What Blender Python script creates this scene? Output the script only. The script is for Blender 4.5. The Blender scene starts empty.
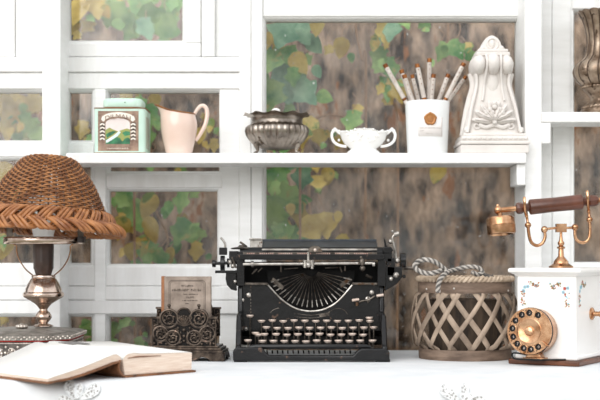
import bpy, math, random
from mathutils import Vector, Matrix, noise
C = bpy.context.scene.collection
PI = math.pi
# ------------------------------------------------------------------ camera, sky, sun, exposure
F, HOR, CZ = 1326.0, 255.0, 0.21          # focal length (px), horizon row, eye height over the table top (z = 0)
cd = bpy.data.cameras.new('camera'); cam = bpy.data.objects.new('camera', cd); C.objects.link(cam)
cam.location = (0, 0, CZ); cam.rotation_euler = (PI/2, 0, 0)
cd.sensor_width = 36; cd.lens = F*36/600; cd.shift_y = (HOR-200)/600; cd.clip_start = .05; cd.clip_end = 60
cd.dof.use_dof = True; cd.dof.focus_distance = 2.62; cd.dof.aperture_fstop = 4.5
bpy.context.scene.camera = cam
w = bpy.data.worlds.new('overcast_sky'); bpy.context.scene.world = w; w.use_nodes = True
nt = w.node_tree; bg = nt.nodes['Background']
tc = nt.nodes.new('ShaderNodeTexCoord'); sx = nt.nodes.new('ShaderNodeSeparateXYZ'); rp = nt.nodes.new('ShaderNodeValToRGB')
nt.links.new(tc.outputs['Generated'], sx.inputs[0])
mr = nt.nodes.new('ShaderNodeMapRange'); mr.inputs[1].default_value = -1; mr.inputs[2].default_value = 1
nt.links.new(sx.outputs['Z'], mr.inputs[0]); nt.links.new(mr.outputs[0], rp.inputs[0])
e = rp.color_ramp.elements
e[0].position = .40; e[0].color = (.5, .49, .47, 1)
e[1].position = .52; e[1].color = (.46, .46, .44, 1)
n_ = e.new(.62); n_.color = (.93, .95, .98, 1)
n_ = e.new(1.0); n_.color = (.86, .87, .88, 1)
nt.links.new(rp.outputs[0], bg.inputs[0]); bg.inputs[1].default_value = 1.0
sd = bpy.data.lights.new('sun', 'SUN'); sun = bpy.data.objects.new('sun', sd); C.objects.link(sun)
sd.energy = 1.25; sd.angle = math.radians(50); sd.color = (1, .985, .96); sun.rotation_euler = (math.radians(64), 0, math.radians(-24))
vs = bpy.context.scene.view_settings
vs.view_transform = 'Standard'; vs.look = 'None'; vs.gamma = 1; vs.exposure = .5; vs.use_curve_mapping = False
# ------------------------------------------------------------------ helpers
def WX(px, Y): return (px-300)*Y/F
def WZ(py, Y): return CZ+(HOR-py)*Y/F
def S(h):
    h = h.lstrip('#'); o = []
    for i in (0, 2, 4):
        v = int(h[i:i+2], 16)/255
        o.append(v/12.92 if v <= .04045 else ((v+.055)/1.055)**2.4)
    return tuple(o)+(1,)
def mat(name, c1, c2=None, scale=20, rough=.5, metal=0, bump=0, bscale=None, stretch=(1, 1, 1), lo=.35, hi=.65, c3=None, thr=.62, s3=60, coat=0, spec=.5, detail=5, trans=0):
    m = bpy.data.materials.new(name); m.use_nodes = True
    t = m.node_tree; N = t.nodes; L = t.links; b = N['Principled BSDF']
    b.inputs['Roughness'].default_value = rough; b.inputs['Metallic'].default_value = metal
    b.inputs['Coat Weight'].default_value = coat; b.inputs['Specular IOR Level'].default_value = spec
    b.inputs['Transmission Weight'].default_value = trans
    tc = N.new('ShaderNodeTexCoord'); mp = N.new('ShaderNodeMapping'); mp.inputs['Scale'].default_value = stretch
    L.new(tc.outputs['Object'], mp.inputs[0])
    def nz(sc, d=detail):
        n = N.new('ShaderNodeTexNoise'); n.inputs['Scale'].default_value = sc; n.inputs['Detail'].default_value = d
        n.inputs['Roughness'].default_value = .6; L.new(mp.outputs[0], n.inputs['Vector']); return n
    def ramp(src, a, bb, ca, cb):
        r = N.new('ShaderNodeValToRGB'); q = r.color_ramp.elements
        q[0].position = a; q[0].color = ca; q[1].position = bb; q[1].color = cb; L.new(src, r.inputs[0]); return r
    n1 = nz(scale)
    r = ramp(n1.outputs[0], lo, hi, c1, c2 or c1); out = r.outputs[0]
    if c3:
        n3 = nz(s3, 8); f = ramp(n3.outputs[0], thr, thr+.04, (0, 0, 0, 1), (1, 1, 1, 1))
        mx = N.new('ShaderNodeMix'); mx.data_type = 'RGBA'; L.new(f.outputs[0], mx.inputs[0])
        L.new(out, mx.inputs[6]); mx.inputs[7].default_value = c3; out = mx.outputs[2]
    L.new(out, b.inputs['Base Color'])
    if bump:
        nb = nz(bscale or scale); bp = N.new('ShaderNodeBump'); bp.inputs['Strength'].default_value = bump; bp.inputs['Distance'].default_value = .004
        L.new(nb.outputs[0], bp.inputs['Height']); L.new(bp.outputs[0], b.inputs['Normal'])
    return m
class MB:
    def __init__(s): s.v = []; s.f = []
    def add(s, vs, fs):
        o = len(s.v); s.v += [Vector(p) for p in vs]; s.f += [tuple(i+o for i in q) for q in fs]; return s
    def mark(s): return len(s.v)
    def xf(s, M, a=0):
        for i in range(a, len(s.v)): s.v[i] = M @ s.v[i]
        return s
    def box(s, x0, x1, y0, y1, z0, z1):
        return s.add([(x, y, z) for z in (z0, z1) for y in (y0, y1) for x in (x0, x1)],
                     [(0, 2, 3, 1), (4, 5, 7, 6), (0, 1, 5, 4), (2, 6, 7, 3), (0, 4, 6, 2), (1, 3, 7, 5)])
    def tube(s, pts, r, n=8, closed=False, cap=True, flat=None):
        P = [Vector(p) for p in pts]; m = len(P)
        R = r if isinstance(r, (list, tuple)) else [r]*m
        T = []
        for i in range(m):
            a = P[(i-1) % m] if (closed or i > 0) else P[0]
            b = P[(i+1) % m] if (closed or i < m-1) else P[m-1]
            t = b-a; T.append(t.normalized() if t.length > 1e-9 else Vector((0, 0, 1)))
        u = T[0].orthogonal().normalized(); rings = []; vs = []
        for i in range(m):
            u = u-T[i]*u.dot(T[i])
            if u.length < 1e-6: u = T[i].orthogonal()
            u.normalize(); q = T[i].cross(u)
            for j in range(n):
                a = 2*PI*j/n; vs.append(P[i]+(u*math.cos(a)+q*math.sin(a))*R[i])
        fs = []
        for i in range(m if closed else m-1):
            k = (i+1) % m; off = 0
            if closed and k == 0:
                best = 1e9
                for o in range(n):
                    dd = (vs[i*n]-vs[(o) % n]).length
                    if dd < best: best = dd; off = o
            for j in range(n):
                fs.append((i*n+j, i*n+(j+1) % n, k*n+(j+1+off) % n, k*n+(j+off) % n))
        if cap and not closed:
            fs.append(tuple(reversed(range(n)))); fs.append(tuple((m-1)*n+j for j in range(n)))
        return s.add(vs, fs)
    def lathe(s, prof, n=48, c=(0, 0, 0), fn=None, capb=True, capt=False, sy=1):
        vs = []; m = len(prof)
        for i, (r, z) in enumerate(prof):
            for j in range(n):
                a = 2*PI*j/n; rr, zz = fn(i, r, z, a) if fn else (r, z)
                vs.append((c[0]+rr*math.cos(a), c[1]+sy*rr*math.sin(a), c[2]+zz))
        fs = [(i*n+j, i*n+(j+1) % n, (i+1)*n+(j+1) % n, (i+1)*n+j) for i in range(m-1) for j in range(n)]
        if capb: fs.append(tuple(reversed(range(n))))
        if capt: fs.append(tuple((m-1)*n+j for j in range(n)))
        return s.add(vs, fs)
    def prism(s, pts, d0, d1, ax='y'):
        # outline in (x,z) extruded along y, or in (y,z) along x, or in (x,y) along z
        n = len(pts)
        def g(p, d): return (p[0], d, p[1]) if ax == 'y' else ((d, p[0], p[1]) if ax == 'x' else (p[0], p[1], d))
        vs = [g(p, d0) for p in pts]+[g(p, d1) for p in pts]
        return s.add(vs, [tuple(range(n)), tuple(reversed(range(n, 2*n)))]+[(i, i+n, (i+1) % n+n, (i+1) % n) for i in range(n)])
    def ball(s, c, r, n=10, sc=(1, 1, 1)):
        vs = []; fs = []; m = n//2+1
        for i in range(1, m):
            t = PI*i/m
            for j in range(n):
                a = 2*PI*j/n; vs.append((c[0]+r*sc[0]*math.sin(t)*math.cos(a), c[1]+r*sc[1]*math.sin(t)*math.sin(a), c[2]-r*sc[2]*math.cos(t)))
        for i in range(m-2):
            for j in range(n): fs.append((i*n+j, i*n+(j+1) % n, (i+1)*n+(j+1) % n, (i+1)*n+j))
        b = len(vs); vs += [(c[0], c[1], c[2]-r*sc[2]), (c[0], c[1], c[2]+r*sc[2])]
        for j in range(n): fs.append((b, (j+1) % n, j)); fs.append((b+1, (m-2)*n+j, (m-2)*n+(j+1) % n))
        return s.add(vs, fs)
    def cyl(s, a, b, r, n=20): return s.tube([a, b], r, n)
    def grid(s, nx, ny, fn, two=False):
        vs = [fn(i/(nx-1), j/(ny-1)) for j in range(ny) for i in range(nx)]
        return s.add(vs, [(j*nx+i, j*nx+i+1, (j+1)*nx+i+1, (j+1)*nx+i) for j in range(ny-1) for i in range(nx-1)])
    def build(s, name, m, parent=None, bev=0, ang=38, smooth=True, solid=0, seg=2, label=None):
        me = bpy.data.meshes.new(name); me.from_pydata([tuple(p) for p in s.v], [], s.f); me.update()
        import bmesh
        bm = bmesh.new(); bm.from_mesh(me); bmesh.ops.recalc_face_normals(bm, faces=bm.faces[:]); bm.to_mesh(me); bm.free()
        if smooth: me.shade_smooth(); me.set_sharp_from_angle(angle=math.radians(ang))
        me.materials.append(m)
        o = bpy.data.objects.new(name, me); C.objects.link(o)
        if parent: o.parent = parent
        if solid:
            md = o.modifiers.new('solid', 'SOLIDIFY'); md.thickness = solid; md.offset = 0
        if bev:
            md = o.modifiers.new('bevel', 'BEVEL'); md.width = bev; md.segments = seg; md.limit_method = 'ANGLE'; md.angle_limit = math.radians(40)
        if label: o['label'] = label
        return o
def tag(o, label, cat, group=None):
    o['label'] = label; o['category'] = cat
    if group: o['group'] = group
    return o
def thing(name, label, cat, loc=(0, 0, 0), rotz=0, group=None):
    o = bpy.data.objects.new(name, None); C.objects.link(o); o.location = loc; o.rotation_euler = (0, 0, rotz); o.empty_display_size = .02
    return tag(o, label, cat, group)
def struct(o): o['kind'] = 'structure'; return o
class At:                                   # reads a photo position at a given distance as a point local to a thing standing at (px, Y, zb)
    def __init__(s, px, Y, zb=0): s.X = WX(px, Y); s.Y = Y; s.zb = zb; s.k = Y/F; s.loc = (s.X, Y, zb)
    def p(s, px, py, d=0): return Vector((WX(px, s.Y+d)-s.X, d, WZ(py, s.Y+d)-s.zb))
    def z(s, py): return WZ(py, s.Y)-s.zb
    def xz(s, pts, d=0): return [(s.p(a, b, d).x, s.p(a, b, d).z) for a, b in pts]
def spline(pts, n=6, closed=False):
    P = [Vector(p) for p in pts]; m = len(P); out = []
    for i in range(m if closed else m-1):
        g = (lambda q: P[q % m]) if closed else (lambda q: P[max(0, min(m-1, q))])
        a, b, c, d = g(i-1), g(i), g(i+1), g(i+2)
        for k in range(n):
            t = k/n
            out.append(.5*((2*b)+(c-a)*t+(2*a-5*b+4*c-d)*t*t+(3*b-a-3*c+d)*t**3))
    if not closed: out.append(P[-1])
    return out
def text_mb(txt, size, thick=.0003, arch=None):
    cu = bpy.data.curves.new('t', 'FONT'); cu.body = txt; cu.size = size; cu.extrude = thick; cu.align_x = 'CENTER'; cu.align_y = 'CENTER'; cu.resolution_u = 3
    o = bpy.data.objects.new('t', cu); C.objects.link(o)
    bpy.context.view_layer.update(); me = bpy.data.meshes.new_from_object(o.evaluated_get(bpy.context.evaluated_depsgraph_get()))
    mb = MB(); mb.add([v.co.copy() for v in me.vertices], [tuple(p.vertices) for p in me.polygons])
    bpy.data.objects.remove(o); bpy.data.curves.remove(cu); bpy.data.meshes.remove(me)
    for i, v in enumerate(mb.v):
        x, y, z = v; zz = y+(arch(x) if arch else 0); mb.v[i] = Vector((x, -z, zz))     # now upright, facing -y
    return mb
def glyphs(mb, x0, x1, z, h, y0, y1, rng, gap=.25):
    x = x0
    while x < x1:
        wd = h*rng.uniform(.35, .75); kind = rng.random(); t = h*.16
        mb.box(x, x+t, y0, y1, z, z+h*rng.choice([.7, 1, 1]))
        if kind < .6: mb.box(x+wd-t, x+wd, y0, y1, z, z+h*.8)
        if kind > .25: mb.box(x, x+wd, y0, y1, z+h*rng.choice([0, .4, .75]), z+h*rng.choice([0, .4, .75])+t)
        x += wd+h*gap
        if rng.random() < .14: x += h*.5
def spiral(c, u, v, r0, turns, a0, n=26, r1=.12, sgn=1):
    c = Vector(c); u = Vector(u); v = Vector(v)
    out = []
    for i in range(n):
        t = i/(n-1); a = a0+sgn*t*turns*2*PI; r = r0*(1-t*(1-r1)); out.append(c+u*(r*math.cos(a))+v*(r*math.sin(a)))
    return out
# ------------------------------------------------------------------ materials
PAINT = mat('white_paint', S('#ececea'), S('#f4f4f3'), 9, .55, bump=.12, bscale=30, stretch=(1, 1, 6), c3=S('#cfccc6'), thr=.74, s3=45)
PAINT2 = mat('white_paint_boards', S('#e9e8e6'), S('#f3f3f2'), 7, .6, bump=.2, bscale=25, stretch=(6, 1, 1), c3=S('#c9c5be'), thr=.73, s3=40)
CLOTH = mat('white_linen', S('#d9dcde'), S('#e6e7e8'), 12, .9, bump=.45, bscale=18, spec=.1)
BLACK = mat('black_enamel', S('#0a0a0b'), S('#161516'), 25, .2, spec=.42, bump=.15, bscale=70, c3=S('#5a463a'), thr=.65, s3=55)
BLACK2 = mat('dull_black_iron', S('#070707'), S('#141211'), 40, .5, spec=.25, c3=S('#3a2c22'), thr=.66, s3=90)
STEEL = mat('worn_steel', S('#8b857e'), S('#c9c4bd'), 60, .35, .9, c3=S('#5b4638'), thr=.64, s3=90)
DSTEEL = mat('dark_worn_steel', S('#35302c'), S('#7d746b'), 60, .4, .85, c3=S('#57402f'), thr=.6, s3=90)
KEYC = mat('pale_key_top', S('#b9a598'), S('#dccbbe'), 60, .3, .3)
BRASS = mat('rose_brass', S('#ad7c58'), S('#dcb28d'), 45, .26, 1, c3=S('#8a5a33'), thr=.68, s3=60)
LAMPM = mat('pinkish_plated_metal', S('#b39a88'), S('#dccabd'), 35, .2, 1, c3=S('#8e6f5a'), thr=.68, s3=60)
LAMPD = mat('dark_brown_burner', S('#2c1f1a'), S('#4a352b'), 30, .35)
WICK = mat('brown_wicker', S('#6f4326'), S('#b07a4c'), 50, .5, spec=.35)
WICKD = mat('wicker_stake_gap_shade', S('#3f2513'), S('#5f3b22'), 60, .6)  # stakes coloured dark to put shade into the gaps of the weave
BRAID = mat('brown_braided_reed', S('#7d4a29'), S('#b87d4c'), 35, .42)
FROST = mat('milky_glass', S('#e9eae8'), S('#f0f0ee'), 20, .3)
SILV = mat('tarnished_silver', S('#786e65'), S('#b5aba1'), 30, .33, 1, c3=S('#5f5348'), thr=.62, s3=40)
SILVB = mat('white_bead', S('#efece6'), S('#f7f5f0'), 20, .3)
OXID = mat('blackened_silver', S('#3a3532'), S('#6f6862'), 60, .45, .6)
ORN = mat('ornament_silver', S('#a79c92'), S('#d8cfc5'), 60, .35, .8)
RED = mat('red_felt', S('#a3231d'), S('#b9332b'), 30, .8)
LIDT = mat('grey_worn_lid', S('#6b665f'), S('#a09a92'), 45, .5, .3, c3=S('#4a4641'), thr=.6, s3=80)
PAPER = mat('book_paper', S('#edebe6'), S('#f4f2ee'), 10, .8, spec=.2)
EDGE = mat('page_edges', S('#d9c0ac'), S('#efdfd0'), 30, .8, stretch=(1, 1, 25), spec=.2)
LEATH = mat('brown_leather', S('#5f3a22'), S('#8f5f3c'), 30, .55, c3=S('#3c2415'), thr=.62)
INK = mat('printed_grey', S('#6d6a68'), S('#8d8a87'), 90, .8)
INKD = mat('faded_dark_ink', S('#463c34'), S('#5b5048'), 60, .8)
BRZ = mat('dark_bronze', S('#2e2723'), S('#6b5e53'), 70, .33, .8, c3=S('#94796a'), thr=.62, s3=70)
OLDB = mat('stained_old_cover', S('#77695e'), S('#a8988b'), 28, .75, c3=S('#7a5138'), thr=.66, s3=22)
OLDS = mat('brown_old_spine', S('#7b4d31'), S('#a5714c'), 40, .7)
WOODG = mat('greyed_wood', S('#57463a'), S('#857060'), 20, .7, stretch=(1, 1, 4), bump=.2)
SLAT = mat('greyed_willow', S('#6f5f51'), S('#b5a08c'), 14, .65, bump=.15, bscale=60)
ROPEL = mat('pale_rope', S('#a59e96'), S('#c8c1b9'), 60, .85)
ROPED = mat('dark_grey_rope', S('#4d4a48'), S('#77726d'), 60, .85)
BRROPE = mat('straw_braid', S('#9c8772'), S('#cdbaa4'), 50, .8)
PHW = mat('ivory_lacquer', S('#efece8'), S('#f6f4f1'), 8, .3, coat=.2, spec=.4)
PHB = mat('dark_walnut', S('#4e2b1a'), S('#6f4128'), 25, .35, stretch=(1, 1, 6))
HSB = mat('brown_handset', S('#4c2c20'), S('#6b4030'), 25, .3)
DARK = mat('matt_black', S('#070708'), S('#0e0e10'), 30, .4, spec=.3)
FLR = [mat('petal_red', S('#b95247'), rough=.5), mat('petal_blue', S('#8cc3d2'), rough=.5), mat('leaf_olive', S('#948f58'), rough=.5), mat('petal_rust', S('#b57655'), rough=.5)]
MINT = mat('mint_tin', S('#c4e2d2'), S('#d6eee1'), 12, .4, spec=.4, c3=S('#a9a07e'), thr=.74, s3=60)
TRIMB = mat('rusty_edge', S('#7b5335'), S('#9d7350'), 60, .6)
LABB = mat('label_brown', S('#75594a'), S('#a98d78'), 60, .5)
CREAM = mat('label_cream', S('#e9e0d2'), S('#f4eee4'), 40, .5)
LSKY = mat('label_pale_sky', S('#ddd0cc'), S('#ece4df'), 18, .5)
LGRN = mat('label_green', S('#0f4a32'), S('#3a8a5c'), 60, .5)
LYEL = mat('label_yellow_hill', S('#b29a4e'), S('#7fa25c'), 60, .5)
LRIV = mat('label_river', S('#cfe6e4'), S('#e5f1ee'), 40, .5)
PINK = mat('blush_glaze', S('#e3c6b6'), S('#ecd5c8'), 8, .12, coat=.4)
GILT = mat('brown_gilt_rim', S('#6a3b1c'), S('#a06a35'), 40, .3, .3)
CHINA = mat('white_china', S('#f0eeeb'), S('#f6f5f3'), 10, .2, coat=.3)
CUPM = mat('white_candle_cup', S('#f3f6f7'), S('#f7f9f9'), 8, .25, coat=.2)
LABEL = mat('blush_label', S('#efe9e6'), S('#f3eeeb'), 20, .7)
SEAL = mat('copper_wax', S('#8a5628'), S('#b57d48'), 50, .4, .3)
STICK = mat('greyed_white_stick', S('#b9aea5'), S('#d9d0c8'), 40, .5)
COPP = mat('copper_cap', S('#623414'), S('#a56a38'), 60, .35, .6)
PLAST = mat('white_plaster', S('#dbd5d0'), S('#e6e1dc'), 14, .85, bump=.25, bscale=60, spec=.2)
URNM = mat('brown_silver_patina', S('#6f5a48'), S('#b3a08d'), 35, .38, .7, c3=S('#4f3d2f'), thr=.6, s3=60)
BARK = mat('bark_brown_wall', S('#291e16'), S('#bca28b'), 15, .95, bump=1, bscale=22, stretch=(1.8, 1, .75), c3=S('#94623c'), thr=.6, s3=10, lo=.36, hi=.66, spec=.05, detail=8)
GROUND = mat('garden_ground', S('#6d6a55'), S('#8c8a74'), 3, .95)
LG = mat('green_leaf', S('#3f8a34'), S('#a2c870'), 14, .5, lo=.38, hi=.62, c3=S('#b3b060'), thr=.62, s3=16)
LB = mat('blue_green_leaf', S('#4a8a66'), S('#98c49c'), 14, .5, lo=.38, hi=.62)
LY = mat('yellow_leaf', S('#b0922a'), S('#e2ca6a'), 14, .55, lo=.38, hi=.62, c3=S('#7f9a3f'), thr=.6, s3=14)
VINE = mat('vine_bark', S('#8a6a50'), S('#b08c6c'), 20, .8)
TABLEW = mat('table_wood', S('#7d6248'), S('#9a7d5f'), 10, .6, stretch=(1, 8, 8))
def glass():
    m = bpy.data.materials.new('dusty_window_glass'); m.use_nodes = True; t = m.node_tree; N = t.nodes; L = t.links
    N.remove(N['Principled BSDF']); out = N['Material Output']
    tr = N.new('ShaderNodeBsdfTransparent'); gl = N.new('ShaderNodeBsdfGlossy'); gl.inputs['Roughness'].default_value = .03
    fr = N.new('ShaderNodeFresnel'); fr.inputs['IOR'].default_value = 1.5
    m1 = N.new('ShaderNodeMixShader'); L.new(fr.outputs[0], m1.inputs[0]); L.new(tr.outputs[0], m1.inputs[1]); L.new(gl.outputs[0], m1.inputs[2])
    df = N.new('ShaderNodeBsdfDiffuse'); df.inputs[0].default_value = (.85, .85, .83, 1)
    tc = N.new('ShaderNodeTexCoord'); nz = N.new('ShaderNodeTexNoise'); nz.inputs['Scale'].default_value = 9; nz.inputs['Detail'].default_value = 6
    L.new(tc.outputs['Object'], nz.inputs['Vector'])
    r = N.new('ShaderNodeValToRGB'); q = r.color_ramp.elements; q[0].position = .35; q[0].color = (.0, .0, .0, 1); q[1].position = .8; q[1].color = (.09, .09, .09, 1)
    L.new(nz.outputs[0], r.inputs[0])
    vo = N.new('ShaderNodeTexNoise'); vo.inputs['Scale'].default_value = 110; vo.inputs['Detail'].default_value = 2; L.new(tc.outputs['Object'], vo.inputs['Vector'])
    r2 = N.new('ShaderNodeValToRGB'); q = r2.color_ramp.elements; q[0].position = .74; q[0].color = (0, 0, 0, 1); q[1].position = .78; q[1].color = (.6, .6, .6, 1); L.new(vo.outputs[0], r2.inputs[0])
    ad = N.new('ShaderNodeMath'); ad.operation = 'ADD'; ad.use_clamp = True; L.new(r.outputs[0], ad.inputs[0]); L.new(r2.outputs[0], ad.inputs[1])
    m2 = N.new('ShaderNodeMixShader'); L.new(ad.outputs[0], m2.inputs[0]); L.new(m1.outputs[0], m2.inputs[1]); L.new(df.outputs[0], m2.inputs[2])
    L.new(m2.outputs[0], out.inputs[0]); return m
GLASS = glass()
# ------------------------------------------------------------------ setting: back wall, ground, window wall
def backwall():
    mb = MB()
    def fn(u, v):
        x = -1.9+3.8*u; z = -.78+2.3*v
        h = noise.fractal(Vector((x*14, 3.1, z*4.5)), 1, 2, 5)*.04+noise.noise(Vector((x*3, 9, z*1.5)))*.03
        return (x, 3.62+h, z)
    mb.grid(260, 120, fn); mb.v += [Vector((-1.9, 3.8, -.78)), Vector((1.9, 3.8, -.78)), Vector((1.9, 3.8, 1.52)), Vector((-1.9, 3.8, 1.52))]
    n = len(mb.v); mb.f.append((n-4, n-3, n-2, n-1))
    struct(mb.build('wall_back', BARK, ang=180))
backwall()
struct(MB().box(-6, 6, -3, 9, -.8, -.76).build('ground', GROUND))
ntrim = [0]
def board(x0, x1, y0, y1, Yf=2.96, Yb=3.0, m=None, bev=.0025):
    ntrim[0] += 1
    o = MB().box(WX(x0, Yf), WX(x1, Yf), Yf, Yb, WZ(y1, Yf), WZ(y0, Yf)).build('trim_%d' % ntrim[0], m or PAINT, bev=bev)
    return struct(o)
nwin = [0]
def window(x0, x1, y0, y1, fw=4.6, Yf=2.966, Yb=3.0, Yg=2.984):
    """a sash: thin beaded frame round the opening and one pane"""
    nwin[0] += 1
    e = bpy.data.objects.new('window_%d' % nwin[0], None); C.objects.link(e); e.empty_display_size = .02
    X0, X1, Z0, Z1 = WX(x0, Yf), WX(x1, Yf), WZ(y1, Yf), WZ(y0, Yf); cx = (X0+X1)/2
    e.location = (cx, Yf, Z0); struct(e)
    X0 -= cx; X1 -= cx; H_ = Z1-Z0; t = fw*Yf/F
    f = MB(); d0, d1 = 0, Yb-Yf
    out = [(X0-t, -t), (X1+t, -t), (X1+t, H_+t), (X0-t, H_+t)]; inn = [(X0, 0), (X1, 0), (X1, H_), (X0, H_)]
    b = .4*t; mid = [(X0-b, -b), (X1+b, -b), (X1+b, H_+b), (X0-b, H_+b)]
    vs = [(p[0], d0, p[1]) for p in out]+[(p[0], d0, p[1]) for p in mid]+[(p[0], d0+.01, p[1]) for p in inn]+[(p[0], d1, p[1]) for p in inn]+[(p[0], d1, p[1]) for p in out]
    fs = []
    for r in range(5):
        for i in range(4):
            fs.append((r*4+i, r*4+(i+1) % 4, ((r+1) % 5)*4+(i+1) % 4, ((r+1) % 5)*4+i))
    f.add(vs, fs).build('window_frame', PAINT, e, smooth=False)
    MB().box(X0-.001, X1+.001, Yg-Yf, Yg-Yf+.003, -.001, H_+.001).build('pane', GLASS, e, smooth=False)
# posts that stand proud of the windows
board(42, 60.5, -70, 500, 2.86, 3.0, PAINT); board(525, 542, -70, 500, 2.86, 3.0, PAINT)
# left bay, left of the post
board(-380, 15, -70, 57, 2.97, 3.0, PAINT2); board(15.6, 44, -70, 57, 2.97, 3.0, PAINT2)
board(-380, 44, 57, 72, 2.955, 3.0, PAINT2); board(-380, 44, 72.4, 89, 2.96, 3.0, PAINT2)
window(-380, 43, 92, 140); board(-380, 44, 143, 157, 2.962, 3.0, PAINT2); window(-380, 43, 160, 263)
# bay between the posts, left of the big window
window(67, 182, -70, 40); board(66, 201, 43, 56.6, 2.962, 3.0, PAINT2); board(185.2, 201, -70, 43, 2.962, 3.0)
board(201.4, 215, -70, 56.6, 2.957, 3.0); board(215.4, 240, -70, 56.6, 2.972, 3.0)
board(62, 240.5, 57, 72, 2.955, 3.0, PAINT2); board(62, 240.5, 72.4, 89, 2.96, 3.0, PAINT2)
window(67, 91, 92, 140); board(60, 94, 143.2, 160, 2.958, 3.0, PAINT2); window(67, 90, 166, 263)
board(94.2, 105.8, 89, 356, 2.957, 3.0); window(109, 219, 92, 171)
board(106, 222.2, 174.2, 187.8, 2.96, 3.0, PAINT2); window(109, 217, 191, 264)
board(219.5, 239.4, 89, 300, 2.963, 2.9995); 
board(-380, 44, 266.5, 286, 2.962, 3.0, PAINT2); board(-380, 44, 286.3, 300, 2.958, 3.0, PAINT2); board(-380, 44, 300.5, 314, 2.953, 3.0, PAINT2)
board(60, 239, 266.5, 286, 2.962, 2.999, PAINT2); board(60, 239, 286.3, 300, 2.958, 2.999, PAINT2); board(60, 239, 300.5, 314, 2.953, 2.999, PAINT2)
window(-380, 43, 317, 420); window(67, 91, 317, 420); window(109, 219, 317, 420); board(219.5, 239.4, 314, 420, 2.963, 3.0)
# the column of boards and the big window
board(239.2, 251, -70, 420, 2.955, 3.0); board(251.3, 262.6, -70, 420, 2.951, 3.0)
window(266, 521, 20, 420, 4.4, 2.962); board(262.6, 525, -70, 16.6, 2.957, 3.0); board(520, 527, 16, 420, 2.97, 3.0)
# right of the right post
board(541, 552, -70, 420, 2.962, 3.0); board(552.3, 572, -70, 420, 2.966, 3.0); board(572, 700, -70, 9, 2.96, 3.0, PAINT2)
window(575.2, 700, 12, 262); board(572, 700, 265.2, 290, 2.958, 3.0, PAINT2); window(575.2, 700, 293.4, 420)
# ------------------------------------------------------------------ shelves
def shelf():
    Y = 2.82; a = At(296, Y, WZ(163.4, Y))
    t = thing('wall_shelf', 'long white painted shelf across the window, carrying tin, jug, bowls, cup and plaster corbel', 'shelf', a.loc)
    MB().box(a.p(66, 0).x, a.p(526.5, 0).x, 0, .128, 0, a.z(153)).build('board', PAINT2, t, bev=.002)
    MB().box(a.p(517.5, 0).x, a.p(526.5, 0).x, .01, .1, a.z(185), -.0002).build('bracket', PAINT, t, bev=.002)
    Y = 2.85; a = At(600, Y, WZ(122.3, Y))
    t = thing('wall_shelf', 'short white shelf on the right under the fluted urn', 'shelf', a.loc)
    MB().box(a.p(541.5, 0).x, a.p(690, 0).x, 0, .103, 0, a.z(112)).build('board', PAINT2, t, bev=.002)
    MB().box(a.p(542, 0).x, a.p(551, 0).x, .002, .09, a.z(143.5), -.0002).build('bracket', PAINT, t, bev=.002)
shelf()
ZS = WZ(153, 2.82); ZS2 = WZ(112, 2.85)
# ------------------------------------------------------------------ table and cloth
def table():
    t = thing('table', 'table hidden under the white cloth, holding the typewriter and phone', 'table', (0, 2.55, -.76))
    MB().box(-.95, .95, -.318, .36, .725, .7555).build('table_top', TABLEW, t, bev=.003)
    for x in (-.88, .88):
        for y in (-.29, .3): MB().box(x-.03, x+.03, y-.03, y+.03, 0, .7248).build('leg', TABLEW, t, bev=.003)
    mb = MB(); prof = []
    for i in range(26): prof.append((2.925-(2.925-2.225)*i/25, 0))
    for i in range(1, 9):
        a = PI/2*i/8; prof.append((2.225-.04*math.sin(a), -.04+.04*math.cos(a)))
    for i in range(1, 22): prof.append((2.185, -.04-.018*i))
    nx = 160
    def fn(u, v):
        j = int(round(v*(len(prof)-1))); y, z = prof[j]; x = -1+2*u; dz = 0; dy = 0
        if z < 0: dy = -min(1, -z/.12)*(.012*math.sin(x*23+.6)+.006*math.sin(x*41))
        return (x, y+dy, z+dz)
    mb.grid(nx, len(prof), fn)
    o = mb.build('tablecloth', CLOTH, ang=180)
    md = o.modifiers.new('solid', 'SOLIDIFY'); md.thickness = .0025; md.offset = -1
    tag(o, 'white linen tablecloth draped over the table edge, with lace flowers', 'tablecloth')
    return o
cloth = table()
def lace_mat():
    m = bpy.data.materials.new('hole_shaded_lace'); m.use_nodes = True; t = m.node_tree; N = t.nodes; L = t.links; b = N['Principled BSDF']
    b.inputs['Roughness'].default_value = .9
    tc = N.new('ShaderNodeTexCoord'); v = N.new('ShaderNodeTexVoronoi'); v.inputs['Scale'].default_value = 260; L.new(tc.outputs['Object'], v.inputs['Vector'])
    r = N.new('ShaderNodeValToRGB'); q = r.color_ramp.elements; q[0].position = .32; q[0].color = S('#77716c'); q[1].position = .45; q[1].color = S('#dedfdf')  # grey dots painted for the shade seen in the lace holes
    L.new(v.outputs['Distance'], r.inputs[0]); L.new(r.outputs[0], b.inputs['Base Color']); return m
LACE = lace_mat()
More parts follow.
